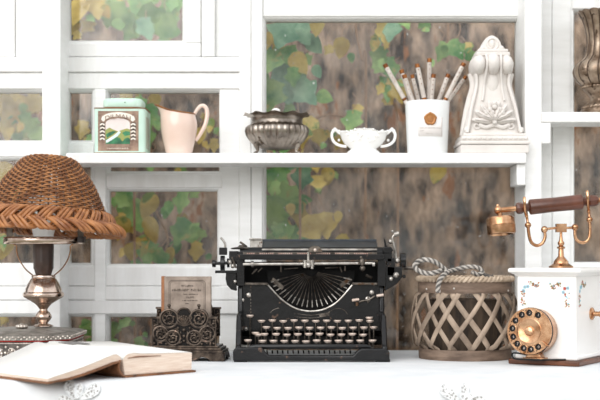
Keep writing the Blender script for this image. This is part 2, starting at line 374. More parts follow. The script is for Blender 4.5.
def lace(px, py, petals):
    # flower of dotted petals worked into the cloth's front drop
    Y = 2.178; cx, cz = WX(px, Y), WZ(py, Y); k = Y/F
    fill = MB(); rim = MB()
    for (ang, ln, wd) in petals:
        a = math.radians(ang); ux, uz = math.cos(a), math.sin(a); out = []
        for i in range(20):
            t = 2*PI*i/20; r = .5-.5*math.cos(t) ; s = math.sin(t)*(.35+.65*r)
            l = (.15+.85*r)*ln*k; q = s*wd*k*.8
            x = cx+ux*l-uz*q; z = cz+uz*l+ux*q
            # follow the cloth: rounded shoulder above z=-.04
            y = 2.185-.0035 if z < -.04 else 2.225-math.sqrt(max(0, .0435**2-(z+.04)**2))
            y += -min(1, max(0, -z)/.12)*(.012*math.sin(x*23+.6)+.006*math.sin(x*41))
            out.append(Vector((x, y, z)))
        c = sum(out, Vector())/20; c.y = max(c.y-.0005, min(p.y for p in out)-.0005)
        fill.add(out+[c], [(i, (i+1) % 20, 20) for i in range(20)]); rim.tube(out, .0011, 6, closed=True)
    fill.build('lace_hole_dots', LACE, cloth, smooth=False, label='lace petals with grey dots painted for the shade in the holes'); rim.build('lace_edging', CLOTH, cloth)
lace(76, 402, [(120, 22, 9), (85, 17, 7), (35, 26, 10), (170, 20, 7), (-20, 24, 10), (-75, 26, 10), (-130, 24, 10)])
lace(462, 404, [(140, 26, 10), (75, 20, 7), (40, 14, 5), (10, 24, 8), (190, 22, 8), (-45, 24, 10), (-110, 26, 10)])
# ------------------------------------------------------------------ typewriter
def typewriter():
    Y = 2.6; a = At(311.5, Y); P = a.p
    t = thing('typewriter', 'black antique typewriter with worn enamel and round pale keys, centre of the table', 'typewriter', a.loc)
    def bx(mb, x0, x1, y0, y1, d0, d1): mb.box(P(x0, 0, d0).x, P(x1, 0, d0).x, d0, d1, P(0, y1, d0).z, P(0, y0, d0).z); return mb
    # frame: two cheeks, front bar, back plate, uprights, foot plate
    fr = MB()
    side = [(.0, .006), (.0, .03), (.012, .034), (.035, .078), (.05, .09), (.1, .094), (.106, .165), (.118, .195), (.27, .195), (.285, .006)]
    for s in (-1, 1):
        x = s*.1495; fr.prism(side, min(x, x-s*.011), max(x, x-s*.011), 'x')
    fr.prism(a.xz([(233, 361), (233, 350.5), (236, 347.5), (262, 347.5), (266, 353), (269, 355.5), (353, 355.5), (357, 351), (361, 348.5), (386, 348.5), (389.5, 352), (389.5, 361)]), -.004, .012)
    bx(fr, 237, 386, 338, 344, .262, .278)
    fr.build('frame', BLACK, t, bev=.0028, ang=30)
    for (x0, x1, d) in ((234, 247, -.002), (376, 390, -.002), (236, 248, .262), (376, 387, .262)):
        MB().box(P(x0, 0).x, P(x1, 0).x, d, d+.02, 0, .0062).build('foot', DARK, t, bev=.001)
    # front panel with the U-shaped mouth
    d = .106; U = [(267, 284), (272, 289.5), (279, 297), (287, 303.5), (296, 308.5), (304, 310.6), (311, 311.2), (318, 310.6), (326, 308.5), (335, 303.5), (342, 297), (348.5, 289.5), (353, 284)]
    pan = MB(); pan.prism(a.xz([(239, 331)]+[(239, 284)]+U+[(384, 284), (384, 331)], d), d, d+.006)
    pan.build('front_panel', BLACK, t, bev=.001, ang=30)
    for (x0, x1) in ((236.5, 244.5), (377.5, 386)):
        q = [(x0, 286), (x0, 262), (x0+1.5, 259), (x0+4, 257.8), (x1-1.5, 258.5), (x1, 261), (x1, 286)]
        MB().prism(a.xz(q, .085), .085, .13).build('upright', BLACK, t, bev=.0014)
    for (x0, x1) in ((240, 268), (352, 383)): bx(MB(), x0, x1, 282.6, 285, .098, .112).build('ledge', DSTEEL, t, bev=.001)
    r = MB(); r.tube(spline([P(x, y, d-.002) for x, y in U], 4), .0021, 8); r.build('mouth_rim', STEEL, t, label='pale worn metal rim round the type basket')
    bk = MB(); bx(bk, 242, 383, 262, 345, .2, .206); bx(bk, 242, 383, 336, 343, .15, .2); bx(bk, 246, 380, 324, 331, .108, .2); bk.build('inner_plate', BLACK2, t)
    dec = MB()
    for (q) in ([(328, 314), (332, 310), (338, 308.3), (344, 310), (348, 314.5)], [(270, 313), (274, 309.5), (279, 308)], [(294, 313.4), (311, 315.3), (327, 313)], [(294, 316.6), (311, 318), (329, 315.6)]):
        dec.tube(spline([P(x, y, d-.0004) for x, y in q], 5), .0006, 5)
    dec.prism(a.xz([(319, 315), (326, 313.6), (330, 311), (329, 316), (320, 317.4)], d), d-.0006, d)
    dec.build('worn_decal', DSTEEL, t)
    for (x, y, q) in ((242, 300, 2.2), (248.5, 295, 2.4), (246, 329, 1.8), (372, 292.5, 2.4), (368, 299, 2.6)):
        m = MB(); m.lathe([(q*.00204, 0), (q*.00204, .002), (q*.0012, .0034), (0.0001, .0036)], 16); m.xf(Matrix.Translation(P(x, y, d)) @ Matrix.Rotation(PI/2, 4, 'X')); m.build('screw', STEEL, t)
    mk = MB()
    for i in range(14): bx(mk, 250.5, 251.1, 286+i*3.2, 287.6+i*3.2, d-.0005, d)
    mk.build('panel_line', DSTEEL, t)
    # type basket
    c = (311, 267.5)
    for i in range(42):
        f = (i+.5)/42; an = PI*(.09+.82*f); co, sn = math.cos(an), math.sin(an)
        R = 40.5; o = P(c[0]+R*co*1.06, c[1]+R*sn*.985, .116+.0*f); q = P(c[0]+R*.78*co, c[1]+R*.76*sn, .128); n2 = P(c[0]+7*co, c[1]+3+6*sn, .15)
        bar = MB(); bar.tube([o, q, n2], [.0011, .0010, .0007], 5); tb = bar.build('typebar', BLACK2 if i % 2 else DSTEEL, t)
        if i % 2 == 0:
            h = MB(); h.tube([o+Vector((0, -.003, 0)), o.lerp(q, .75)+Vector((0, -.003, 0))], .0014, 6); h.build('type_head', STEEL, tb)
    seg = MB()
    pts = [(c[0]+44*math.cos(PI*(i/24)), c[1]+3+42*math.sin(PI*(i/24))) for i in range(25)]
    seg.prism(a.xz(pts, .165), .165, .17); seg.build('type_segment', BLACK2, t)
    for (x0, y0, x1, y1) in ((340, 286, 350, 279), (272, 279, 283, 288)):
        MB().tube([P(x0, y0, .118), P(x1, y1, .122)], .006, 4).build('ribbon_guide', DSTEEL, t)
    # small mechanism bits under the carriage
    for (x0, y0, x1, y1, q) in ((252, 274, 257, 269, .0018), (281, 266, 281, 272, .002), (258, 272, 262, 268, .0012), (345, 266, 345, 271, .002), (340, 267, 342, 272, .0015), (366, 275, 372, 278, .003), (325, 268, 338, 267.5, .001), (284, 269, 298, 268, .001)):
        MB().tube([P(x0, y0, .12), P(x1, y1, .12)], q, 8).build('linkage', DSTEEL, t)
    # rail and carriage
    MB().cyl(P(243, 264.2, .078), P(374.5, 263, .078), .0034, 16).build('carriage_rail', STEEL, t)
    bkt = MB(); bx(bkt, 303, 314, 260, 267, .068, .078); bkt.cyl(P(308.2, 262, .068), P(308.2, 252, .068), .0028, 10); bkt.cyl(P(305, 268, .068), P(305, 260, .068), .0035, 10); bkt.cyl(P(312, 269, .068), P(312, 260, .068), .0032, 10)
    bkt.ball(P(308.5, 265, .066), .006, 12); bkt.build('rail_bracket', STEEL, t, bev=.0008)
    for (x, q) in ((252.5, .0062), (373.5, .0055)): MB().cyl(P(x-1.2, 264, .078), P(x+1.2, 264, .078), q, 16).build('rail_stop', STEEL, t)
    m = MB(); m.ball(P(362, 262, .072), .007, 12, (.9, .8, 1.2)); m.ball(P(362.5, 268.5, .072), .006, 12); m.ball(P(361, 257.5, .072), .0035, 10); m.build('margin_knob', DSTEEL, t)
    bar = MB(); bx(bar, 237, 384, 254.3, 259.6, .07, .082); bx(bar, 238, 383, 251.6, 255.6, .086, .1); bar.build('scale_bar', BLACK, t, bev=.001)
    st = MB(); bx(st, 243, 377, 252.2, 254.6, .0835, .0858); st.build('scale_strip', DSTEEL, t)
    tk = MB()
    for i in range(60):
        x = 247+i*2.1
        if i % 9 not in (4, 5): bx(tk, x, x+1.1, 252.9, 254.1, .083, .0835)
    tk.build('scale_marks', mat('faded_red_print', S('#b98a7e'), S('#d9bdb2'), 50, .6), t, label='faded reddish scale marks')
    MB().cyl(P(240, 253.5, .13), P(391, 253.5, .13), .013, 28).build('platen', DARK, t)
    pt = MB(); A, B = P(262, 249.6, .118), P(262, 240.4, .2); x1 = P(378, 249, .118).x; x1b = P(376.5, 240, .2).x
    pt.add([A, (x1, A.y, A.z), (x1b, B.y, B.z), (B.x, B.y, B.z), A+Vector((0, .001, -.003)), (x1, A.y+.001, A.z-.003), (x1b, B.y+.002, B.z-.003), (B.x, B.y+.002, B.z-.003)],
           [(0, 1, 2, 3), (4, 7, 6, 5), (0, 4, 5, 1), (1, 5, 6, 2), (2, 6, 7, 3), (3, 7, 4, 0)])
    pt.tube([B, (x1b, B.y, B.z)], .0026, 8); pt.build('paper_table', mat('black_enamel_blue_sheen', S('#23282d'), S('#3a4147'), 30, .35, c3=S('#544a44'), thr=.66), t, label='worn black paper table, blue grey sheen painted into its colour')  # bluish sheen of the black sheet put into its colour
    bx(MB(), 262, 377, 248.6, 250.3, .112, .117).build('paper_rest', STEEL, t)
    sb = bx(MB(), 250, 262.5, 240, 249.5, .15, .19); bx(sb, 249, 263, 238.2, 240, .148, .192); sb.build('tab_box', STEEL, t, bev=.001)
    m = MB(); m.prism(a.xz([(315+7.2*math.cos(PI*i/16), 252-6.3*math.sin(PI*i/16)) for i in range(17)], .066), .066, .0685)
    hd = m.build('card_guide', DSTEEL, t); MB().ball(P(315, 250, .0655), .0034, 10).build('hub', KEYC, hd)
    # carriage ends
    L = MB(); bx(L, 229, 238, 251, 262, .09, .15); L.prism(a.xz([(226, 272), (236.5, 270), (236.5, 291), (231, 289.5), (227, 285), (225.5, 279)], .09), .09, .11); bx(L, 215, 238, 270.4, 273.2, .085, .095); bx(L, 219, 227, 247.5, 255, .11, .125)
    L.build('carriage_end', BLACK, t, bev=.0012)
    m = MB(); m.cyl(P(213, 263.5, .12), P(240, 262.5, .12), .0035, 12); m.cyl(P(212.2, 263.6, .12), P(216, 263.6, .12), .0075, 20); m.cyl(P(220.5, 263.2, .12), P(225, 263.2, .12), .0155, 28); m.cyl(P(227, 263, .12), P(229.5, 263, .12), .0095, 20)
    m.build('platen_knob', BLACK, t, bev=.0008)
    for x, y, q in ((230, 262, .005), (233, 266, .005), (235, 281.5, .004)): MB().ball(P(x, y, .088), q, 10).build('screw', STEEL, t)
    MB().cyl(P(232, 257, .088), P(236, 268, .088), .002, 8).build('linkage', DSTEEL, t)
    m = MB(); m.tube(spline([P(224.5, 250, .13), P(225.3, 245, .13), P(223.5, 241, .13), P(220.6, 237.5, .13)], 5), [.0024]*15+[.0016], 8); m.build('release_lever', STEEL, t)
    m = MB(); m.lathe([(.001, -.002), (.022, -.0015), (.024, .0005), (.02, .002), (.008, .004), (.006, .007), (.001, .008)], 28, P(242, 248.6, .14)); m.tube(spline([P(247, 247, .14), P(243, 244, .14), P(240, 242, .14)], 4), .0022, 8); m.build('ribbon_cover', DSTEEL, t, bev=0)
    R = MB(); bx(R, 383, 392, 249, 262, .09, .15); bx(R, 387, 395, 258, 276, .09, .12); R.prism(a.xz([(385, 266), (402, 267.5), (402.5, 277), (397, 284), (389, 288.5), (385, 291)], .09), .09, .11)
    R.prism(a.xz([(383, 247), (391, 247), (393.5, 250), (391, 253), (383, 253)], .085), .085, .1); R.build('carriage_end', BLACK, t, bev=.0012)
    m = MB(); m.cyl(P(392, 267.8, .12), P(413.5, 268, .12), .0038, 12); m.build('platen_shaft', DSTEEL, t)
    m = MB(); m.cyl(P(400, 260.5, .12), P(405.5, 260.5, .12), .0152, 28); m.cyl(P(402.5, 276.5, .12), P(405.5, 276.5, .12), .0034, 10); m.build('platen_knob', BLACK, t, bev=.0008)
    m = MB(); m.tube(spline([P(396.5, 262, .1), P(395.8, 254, .1), P(394, 246, .1), P(392.5, 239, .1), P(393.6, 235.6, .1), P(397, 234.4, .1)], 5), .0022, 8); m.cyl(P(394.2, 234.8, .1), P(398.8, 233.4, .1), .0052, 12); m.ball(P(390.5, 241.5, .1), .005, 10); m.ball(P(392.5, 231.3, .1), .003, 8); m.ball(P(397, 260.5, .1), .006, 12); m.ball(P(396, 275, .088), .0065, 12); m.ball(P(391, 278.8, .088), .005, 10)
    m.build('return_lever', STEEL, t)
    m = MB(); m.prism(a.xz([(383.5, 238), (385, 239), (387.5, 247.5), (385, 248)], .1), .1, .104); m.build('stop_blade', BLACK2, t)
    # side levers on the panel
    for (x0, y0, x1, y1) in ((352, 300.4, 359, 299.4), (376.5, 296, 383.5, 294.8)): MB().cyl(P(x0, y0, .095), P(x1, y1, .095), .0032, 12).build('tab_key', KEYC, t)
    m = MB(); m.tube(spline([P(357, 303, .1), P(362, 301, .1), P(368, 300, .1), P(375, 296, .1)], 4), .002, 8); m.cyl(P(357, 302, .098), P(357, 306, .098), .0045, 10); m.cyl(P(368, 296, .1), P(368, 303, .1), .0015, 8); m.build('lever', DSTEEL, t)
    # keys
    cap = MB(); cap.lathe([(.0001, -.0030), (.0050, -.0026), (.0076, 0), (.0080, .0012), (.0076, .0024), (.006, .0026), (.0001, .0026)], 22, capb=False)
    stem0 = None; key0 = None
    rows = [(321, .085, [261.5+10.85*i for i in range(11)], 0), (328, .066, [266.3+10.85*i for i in range(10)], 1), (334.5, .047, [258.5, 264.5]+[276+10.9*i for i in range(9)], 2), (341.2, .028, [248]+[262.5+10.85*i for i in range(10)]+[372.5], 3)]
    extra = [(250, 316, .085), (369.3, 318, .09), (373.8, 327.6, .066), (255.5, 333.2, .05)]
    spots = [(x, y+random.Random(int(x*7)).uniform(-.6, .6), d) for (y, d, xs, r) in rows for x in xs]+extra
    for (x, y, d) in spots:
        p = P(x, y, d)
        if key0 is None: k_ = key0 = cap.build('key', KEYC, t)
        else: k_ = key0.copy(); k_.parent = t; C.objects.link(k_)
        k_.location = p
        low = .022-p.z
        m = MB(); m.tube([(0, .0, -.003), (0, .001, -.012), (0, .004, low+.006), (0, .02, low)], [.0018, .0014, .0014, .0014], 6); m.build('key_lever', DSTEEL, k_)
    sb = MB(); s0, s1 = P(253, 347, .008), P(372, 347, .008)
    sb.tube([P(249, 347.2, .014), P(256, 346.6, .014), P(311, 346.4, .014), P(366, 346.6, .014), P(371, 347.5, .014)], [.003, .0052, .0054, .0052, .003], 10); sb.build('space_bar', BLACK, t)
    for x in (270, 350): MB().tube([P(x, 347, .018), P(x, 349, .05), P(x, 348, .11)], .0025, 6).build('space_bar_arm', BLACK2, t)
    for i in range(17):
        x = 267+i*5.2; MB().tube([P(x, 350.5, .03), P(x+.3, 353.5, .032)], .0016, 6).build('lever_end', BLACK2, t)
typewriter()
# ------------------------------------------------------------------ lamp, trinket box
def relief(mb, o, u, n, W, H_, seed, cells, r=.0014):
    rng = random.Random(seed); o = Vector(o); u = Vector(u).normalized(); n = Vector(n).normalized(); v = Vector((0, 0, 1))
    for i in range(cells):
        cx = W*(i+.5)/cells; R = min(H_*.46, W/cells*.48); c = o+u*cx+v*(H_*.5)
        mb.tube(spiral(c, u, v, R, 1.6, rng.uniform(0, 6), 26, .15, rng.choice((-1, 1))), r, 5)
        mb.ball(c, r*1.9, 8)
        for k in range(7):
            a = 2*PI*k/7+rng.random(); mb.ball(c+(u*math.cos(a)+v*math.sin(a))*R*rng.uniform(.5, 1.0), r*rng.uniform(1.1, 1.9), 6)
        for zz in (.12, .88):
            mb.ball(o+u*(W*i/cells+.002)+v*(H_*zz), r*1.7, 6)
def trinket():
    Y = 2.66; a = At(25, Y); hw, hd, ch = .106, .135, .046
    t = thing('trinket_box', 'eight sided carved silver trinket box with grey lid under the lamp', 'box', a.loc)
    def oc(s): return [(-hw*s+ch, -hd*s), (hw*s-ch, -hd*s), (hw*s, -hd*s+ch), (hw*s, hd*s-ch), (hw*s-ch, hd*s), (-hw*s+ch, hd*s), (-hw*s, hd*s-ch), (-hw*s, -hd*s+ch)]
    MB().prism(oc(.97), .0004, .044, 'z').build('body', OXID, t, bev=.001)
    m = MB(); q = oc(.97)
    for i, nn, cells in ((0, (0, -1, 0), 5), (1, (1, -1, 0), 3), (2, (1, 0, 0), 5), (7, (-1, -1, 0), 3)):
        p0 = Vector((*q[i], .004)); p1 = Vector((*q[(i+1) % 8], .004)); relief(m, p0, p1-p0, nn, (p1-p0).length, .034, 5+i, cells, .0017)
        for k in range(40):
            m.ball(p0.lerp(p1, (k+.5)/40)+Vector((0, 0, .037)), .0016, 6)
    m.build('scrollwork', ORN, t)
    MB().prism(oc(.985), .0442, .0468, 'z').build('lining', RED, t, label='red felt lining showing under the lid')
    lid = MB(); A = oc(1.02); B = oc(.55)
    vs = [(x, y, .047) for x, y in A]+[(x, y, .055) for x, y in A]+[(x, y, .0585) for x, y in oc(.93)]+[(x, y, .0638) for x, y in B]
    fs = [tuple(reversed(range(8)))]+[(r*8+i, r*8+(i+1) % 8, (r+1)*8+(i+1) % 8, (r+1)*8+i) for r in range(3) for i in range(8)]+[tuple(range(24, 32))]
    L = lid.add(vs, fs).build('lid', LIDT, t, ang=15)
    m = MB()
    for i in range(8):
        p0 = Vector((*A[i], .0512)); p1 = Vector((*A[(i+1) % 8], .0512)); nb = int((p1-p0).length/.0052)
        for k in range(nb): m.ball(p0.lerp(p1, (k+.5)/nb)+Vector((0, 0, .0018*(-1)**k)), .0022, 6)
    m.build('lid_border', ORN, L)
    m = MB(); rr = random.Random(3)
    for k in range(9):
        an = 2*PI*k/9; m.ball((.0085*math.cos(an), -.03+.0085*math.sin(an), .0685), .0042, 8)
    m.ball((0, -.03, .069), .006, 10); m.build('knob', ORN, L)
trinket()
def lamp():
    Y = 2.675; zb = .0639; a = At(43.5, Y, zb); k = a.k; z = a.z
    t = thing('table_lamp', 'oil style table lamp with brown wicker shade standing on the carved box', 'lamp', a.loc)
    def L(name, prof, m, n=48, **kw): mb = MB(); mb.lathe([(r*k, z(y)) for r, y in prof], n, **kw); return mb.build(name, m, t)
    L('base', [(9.5, 326.4), (9.5, 325.5), (8, 324.6), (5, 323.8), (4.2, 322.8), (6.2, 320.5), (8, 318), (8.2, 316.6), (7.9, 315.2), (6, 312.2), (4.2, 310.6), (4, 309), (5, 307.5), (6.5, 305.5), (8.5, 303.6)], LAMPM, capt=True)
    L('bowl', [(8.5, 303.6), (12.5, 301), (16.5, 298.6), (18.8, 297.4), (20.4, 296), (20.6, 294.6), (20.2, 293), (18.6, 291.8), (18.2, 290), (17.6, 288), (15.5, 283.5), (13, 279.4), (11.6, 278)], LAMPM, capt=True)
    L('collar', [(11.4, 278), (12, 277), (11.8, 275.6), (10.4, 275), (8.4, 274.6)], LAMPM, capt=True)
    L('burner', [(7.6, 275.2), (8.6, 272), (9.2, 269.5), (9.8, 268.5), (9.9, 262), (10.2, 246), (9.8, 238)], LAMPD, fn=lambda i, r, zz, an: (r*(1+.035*(abs(math.sin(5*an))-.5)) if i > 2 else r, zz), n=80, capt=True)
    g = MB(); g.lathe([(9.3*k, z(238)), (12.8*k, z(224)), (15*k, z(212)), (16*k, z(196)), (15.2*k, z(196)), (12*k, z(224)), (8.6*k, z(237.5))], 40); g.build('glass_shade_holder', FROST, t)
    r = MB(); r.lathe([(39*k, z(244)), (39.4*k, z(243.4)), (39.4*k, z(237.6)), (39*k, z(237)), (38*k, z(237)), (38*k, z(244))], 72, capb=False)
    r.f += [(i+5*72, (i+1) % 72+5*72, (i+1) % 72, i) for i in range(72)]
    for an in range(3): r.cyl((math.cos(an*2*PI/3+.5)*9*k, math.sin(an*2*PI/3+.5)*9*k, z(240)), (math.cos(an*2*PI/3+.5)*38.4*k, math.sin(an*2*PI/3+.5)*38.4*k, z(240)), .0015, 6)
    r.build('ring', LAMPM, t)
    for x, s in ((9.5, -1), (80.5, 1)):
        m = MB(); p = a.p(x, 239.6, -.03); m.cyl(p+Vector((0, -.006, 0)), p+Vector((0, .012, 0)), .0052, 14); m.box(p.x-.010, p.x+.004*(1+s)+.002, p.y, p.y+.006, p.z-.006, p.z+.006); m.build('clamp_screw', LAMPD if s else LAMPM, t)
        m = MB(); xs = (lambda q: 43.5+s*q)
        m.tube(spline([a.p(xs(30), 244.5, -.03), a.p(xs(27), 246, -.03), a.p(xs(26.6), 252, -.026), a.p(xs(24), 260, -.018), a.p(xs(18), 269, -.008), a.p(xs(11), 275, 0)], 6), .0013, 7); m.build('wire_arm', BRASS, t)
        m = MB(); q0 = a.p(x, 238, -.026); m.box(q0.x-.006, q0.x+.006, q0.y, q0.y+.002, q0.z, a.z(222)); m.build('shade_prong', DSTEEL, t)
    # wicker shade, tipped a little to the right
    sh = MB(); prof = [(2, 156.6), (12, 156.6), (19, 157), (24, 158.8), (29, 162.4), (34.2, 169.5), (41.5, 178), (46.6, 186), (53, 199), (57.5, 209), (59.5, 214)]
    pp = spline([(r, y, 0) for r, y in prof], 10)
    ln = [0]
    for i in range(1, len(pp)): ln.append(ln[-1]+(pp[i]-pp[i-1]).length)
    def along(s):
        for i in range(1, len(pp)):
            if ln[i] >= s: f = (s-ln[i-1])/max(1e-9, ln[i]-ln[i-1]); q = pp[i-1].lerp(pp[i], f); d = (pp[i]-pp[i-1]).normalized(); return q, d
        return pp[-1], (pp[-1]-pp[-2]).normalized()
    pz = 222; S_ = 46; rows = 37
    def P3(r, y, an): return (r*k*math.cos(an), r*k*math.sin(an), (pz-y)*k)
    for m_ in range(rows):
        s = 4+(ln[-1]-4)*m_/(rows-1); q, d = along(s); nr, ny = -d.y, d.x       # outward normal in (r, y-down)
        if nr < 0 or (abs(nr) < 1e-6 and ny > 0): nr, ny = -nr, -ny
        nr, ny = d.y, -d.x
        S2 = S_ if q.x > 24 else 24; amp = .95; N = S2*8 if S2 == 46 else 96; pts = []
        for j in range(N):
            an = 2*PI*j/N; of = amp*math.cos(S2/2*an+PI*m_)
            pts.append(P3(q.x+nr*of, q.y+ny*of, an))
        sh.tube(pts, .86*k, 6, closed=True)
    wv = sh.build('lamp_shade', WICK, t, label='brown woven wicker shade with braided rim')
    wv.location = (.0052, 0, z(222.4)); wv.rotation_euler = (math.radians(-2.4), math.radians(3.1), 0)
    stk = MB()
    for i in range(S_):
        an = 2*PI*i/S_; stk.tube([P3(pp[j].x, pp[j].y, an) for j in range(22, len(pp), 3)]+[P3(60, 214, an), P3(64, 220, an)], 1.0*k, 5)
    stk.build('shade_stake', WICKD, wv)
    NP = 8; n = NP*48; br = MB(); per = 2*PI/NP
    for j in range(3):
        for rd in range(3):
            pts = []; dl = (rd-1)*per/3/3.9
            for i in range(n):
                an = 2*PI*i/n; ph = NP*(an-dl)+2*PI*j/3; u = math.asin(.97*math.sin(ph))/1.34; v = math.sin(2*ph)*2.7
                r = 67.5+10*u+.74*(v+1.5); y = 222+10.5*u-.67*(v+1.5); pts.append(P3(r, y, an))
            br.tube(pts, 1.75*k, 7, closed=True)
    br.build('braided_rim', BRAID, wv)
lamp()
# ------------------------------------------------------------------ open book
def open_book():
    O = (WX(122, 2.264), 2.264, 0); ang = PI/4
    t = thing('open_book', 'thick old book lying open on the table edge with white pages', 'book', O, ang)
    Lv = .235
    def sweep(mb, top, bot): 
        n = len(top); pts = [(x, z) for x, z in top]+[(x, z) for x, z in reversed(bot)]; return mb.prism(pts, 0, Lv, 'y')
    zt = .0005
    # right block: pages
    top = [(.002, .031), (.006, .037), (.013, .0405), (.024, .041), (.045, .039), (.08, .0375), (.12, .0365), (.152, .0355), (.156, .0345)]; bot = [(.006, .0045), (.03, .0045), (.08, .0045), (.155, .0045)]
    def block(name, top, bot, v0=0, v1=Lv):
        m = MB(); m.prism([(x, z) for x, z in top]+[(x, z) for x, z in reversed(bot)], v0, v1, 'y'); return m.build(name, EDGE, t, ang=50)
    R = block('page_block', top, bot)
    m = MB(); m.grid(len(top), 2, lambda u, v: (top[int(round(u*(len(top)-1)))][0], -.0005+v*(Lv+.001), top[int(round(u*(len(top)-1)))][1]+.0006)); m.build('right_page', PAPER, R, ang=80, solid=.0004)
    m = MB(); m.tube([(.012, -.0008, .033), (.03, -.0008, .0345), (.06, -.0008, .034), (.085, -.0008, .0335)], [.0006, .0014, .001, .0004], 6); m.build('page_gap_shade', LEATH, R)  # brown strip drawn for the shade where the pages part
    topL = [(-.001, .031), (-.005, .0372), (-.011, .0405), (-.018, .0405), (-.03, .0375), (-.05, .0315), (-.08, .0235), (-.11, .0165), (-.14, .0105), (-.15, .0075)]
    botL = [(-.004, .0305), (-.02, .0285), (-.05, .0205), (-.08, .0135), (-.11, .0078), (-.15, .0038)]
    Lb = block('page_block', topL, botL)
    m = MB(); m.grid(len(topL), 2, lambda u, v: (topL[int(round(u*(len(topL)-1)))][0], -.0005+v*(Lv+.001), topL[int(round(u*(len(topL)-1)))][1]+.0006)); m.build('left_page', PAPER, Lb, ang=80, solid=.0004)
    # cover: right board, spine, left board
    c = MB(); c.box(.004, .161, -.005, Lv+.005, .0004, .0038)
    sp = [(.004, .002), (-.004, .005), (-.010, .014), (-.0105, .023), (-.007, .030)]
    c.prism([(x, z) for x, z in sp]+[(x+.0028, z+.001) for x, z in reversed(sp)], -.004, Lv+.004, 'y')
    lb = [(-.007, .0297), (-.02, .0277), (-.05, .0197), (-.08, .0127), (-.11, .0070), (-.154, .0030)]
    c.prism([(x, z) for x, z in lb]+[(x, z-.0026) for x, z in reversed(lb)], -.005, Lv+.005, 'y')
    c.build('cover', LEATH, t, ang=40, label='worn brown leather cover')
    m = MB(); m.box(.012, .050, Lv-.075, Lv-.03, .0411, .0420); m.build('printed_picture', INK, R, label='small grey printed picture on the right page')
    for o in list(t.children)+[g for c_ in t.children for g in c_.children]:        # the pages fan up towards the head of the book
        for v in o.data.vertices: v.co.z *= 1+.24*max(0, v.co.y)/Lv
open_book()
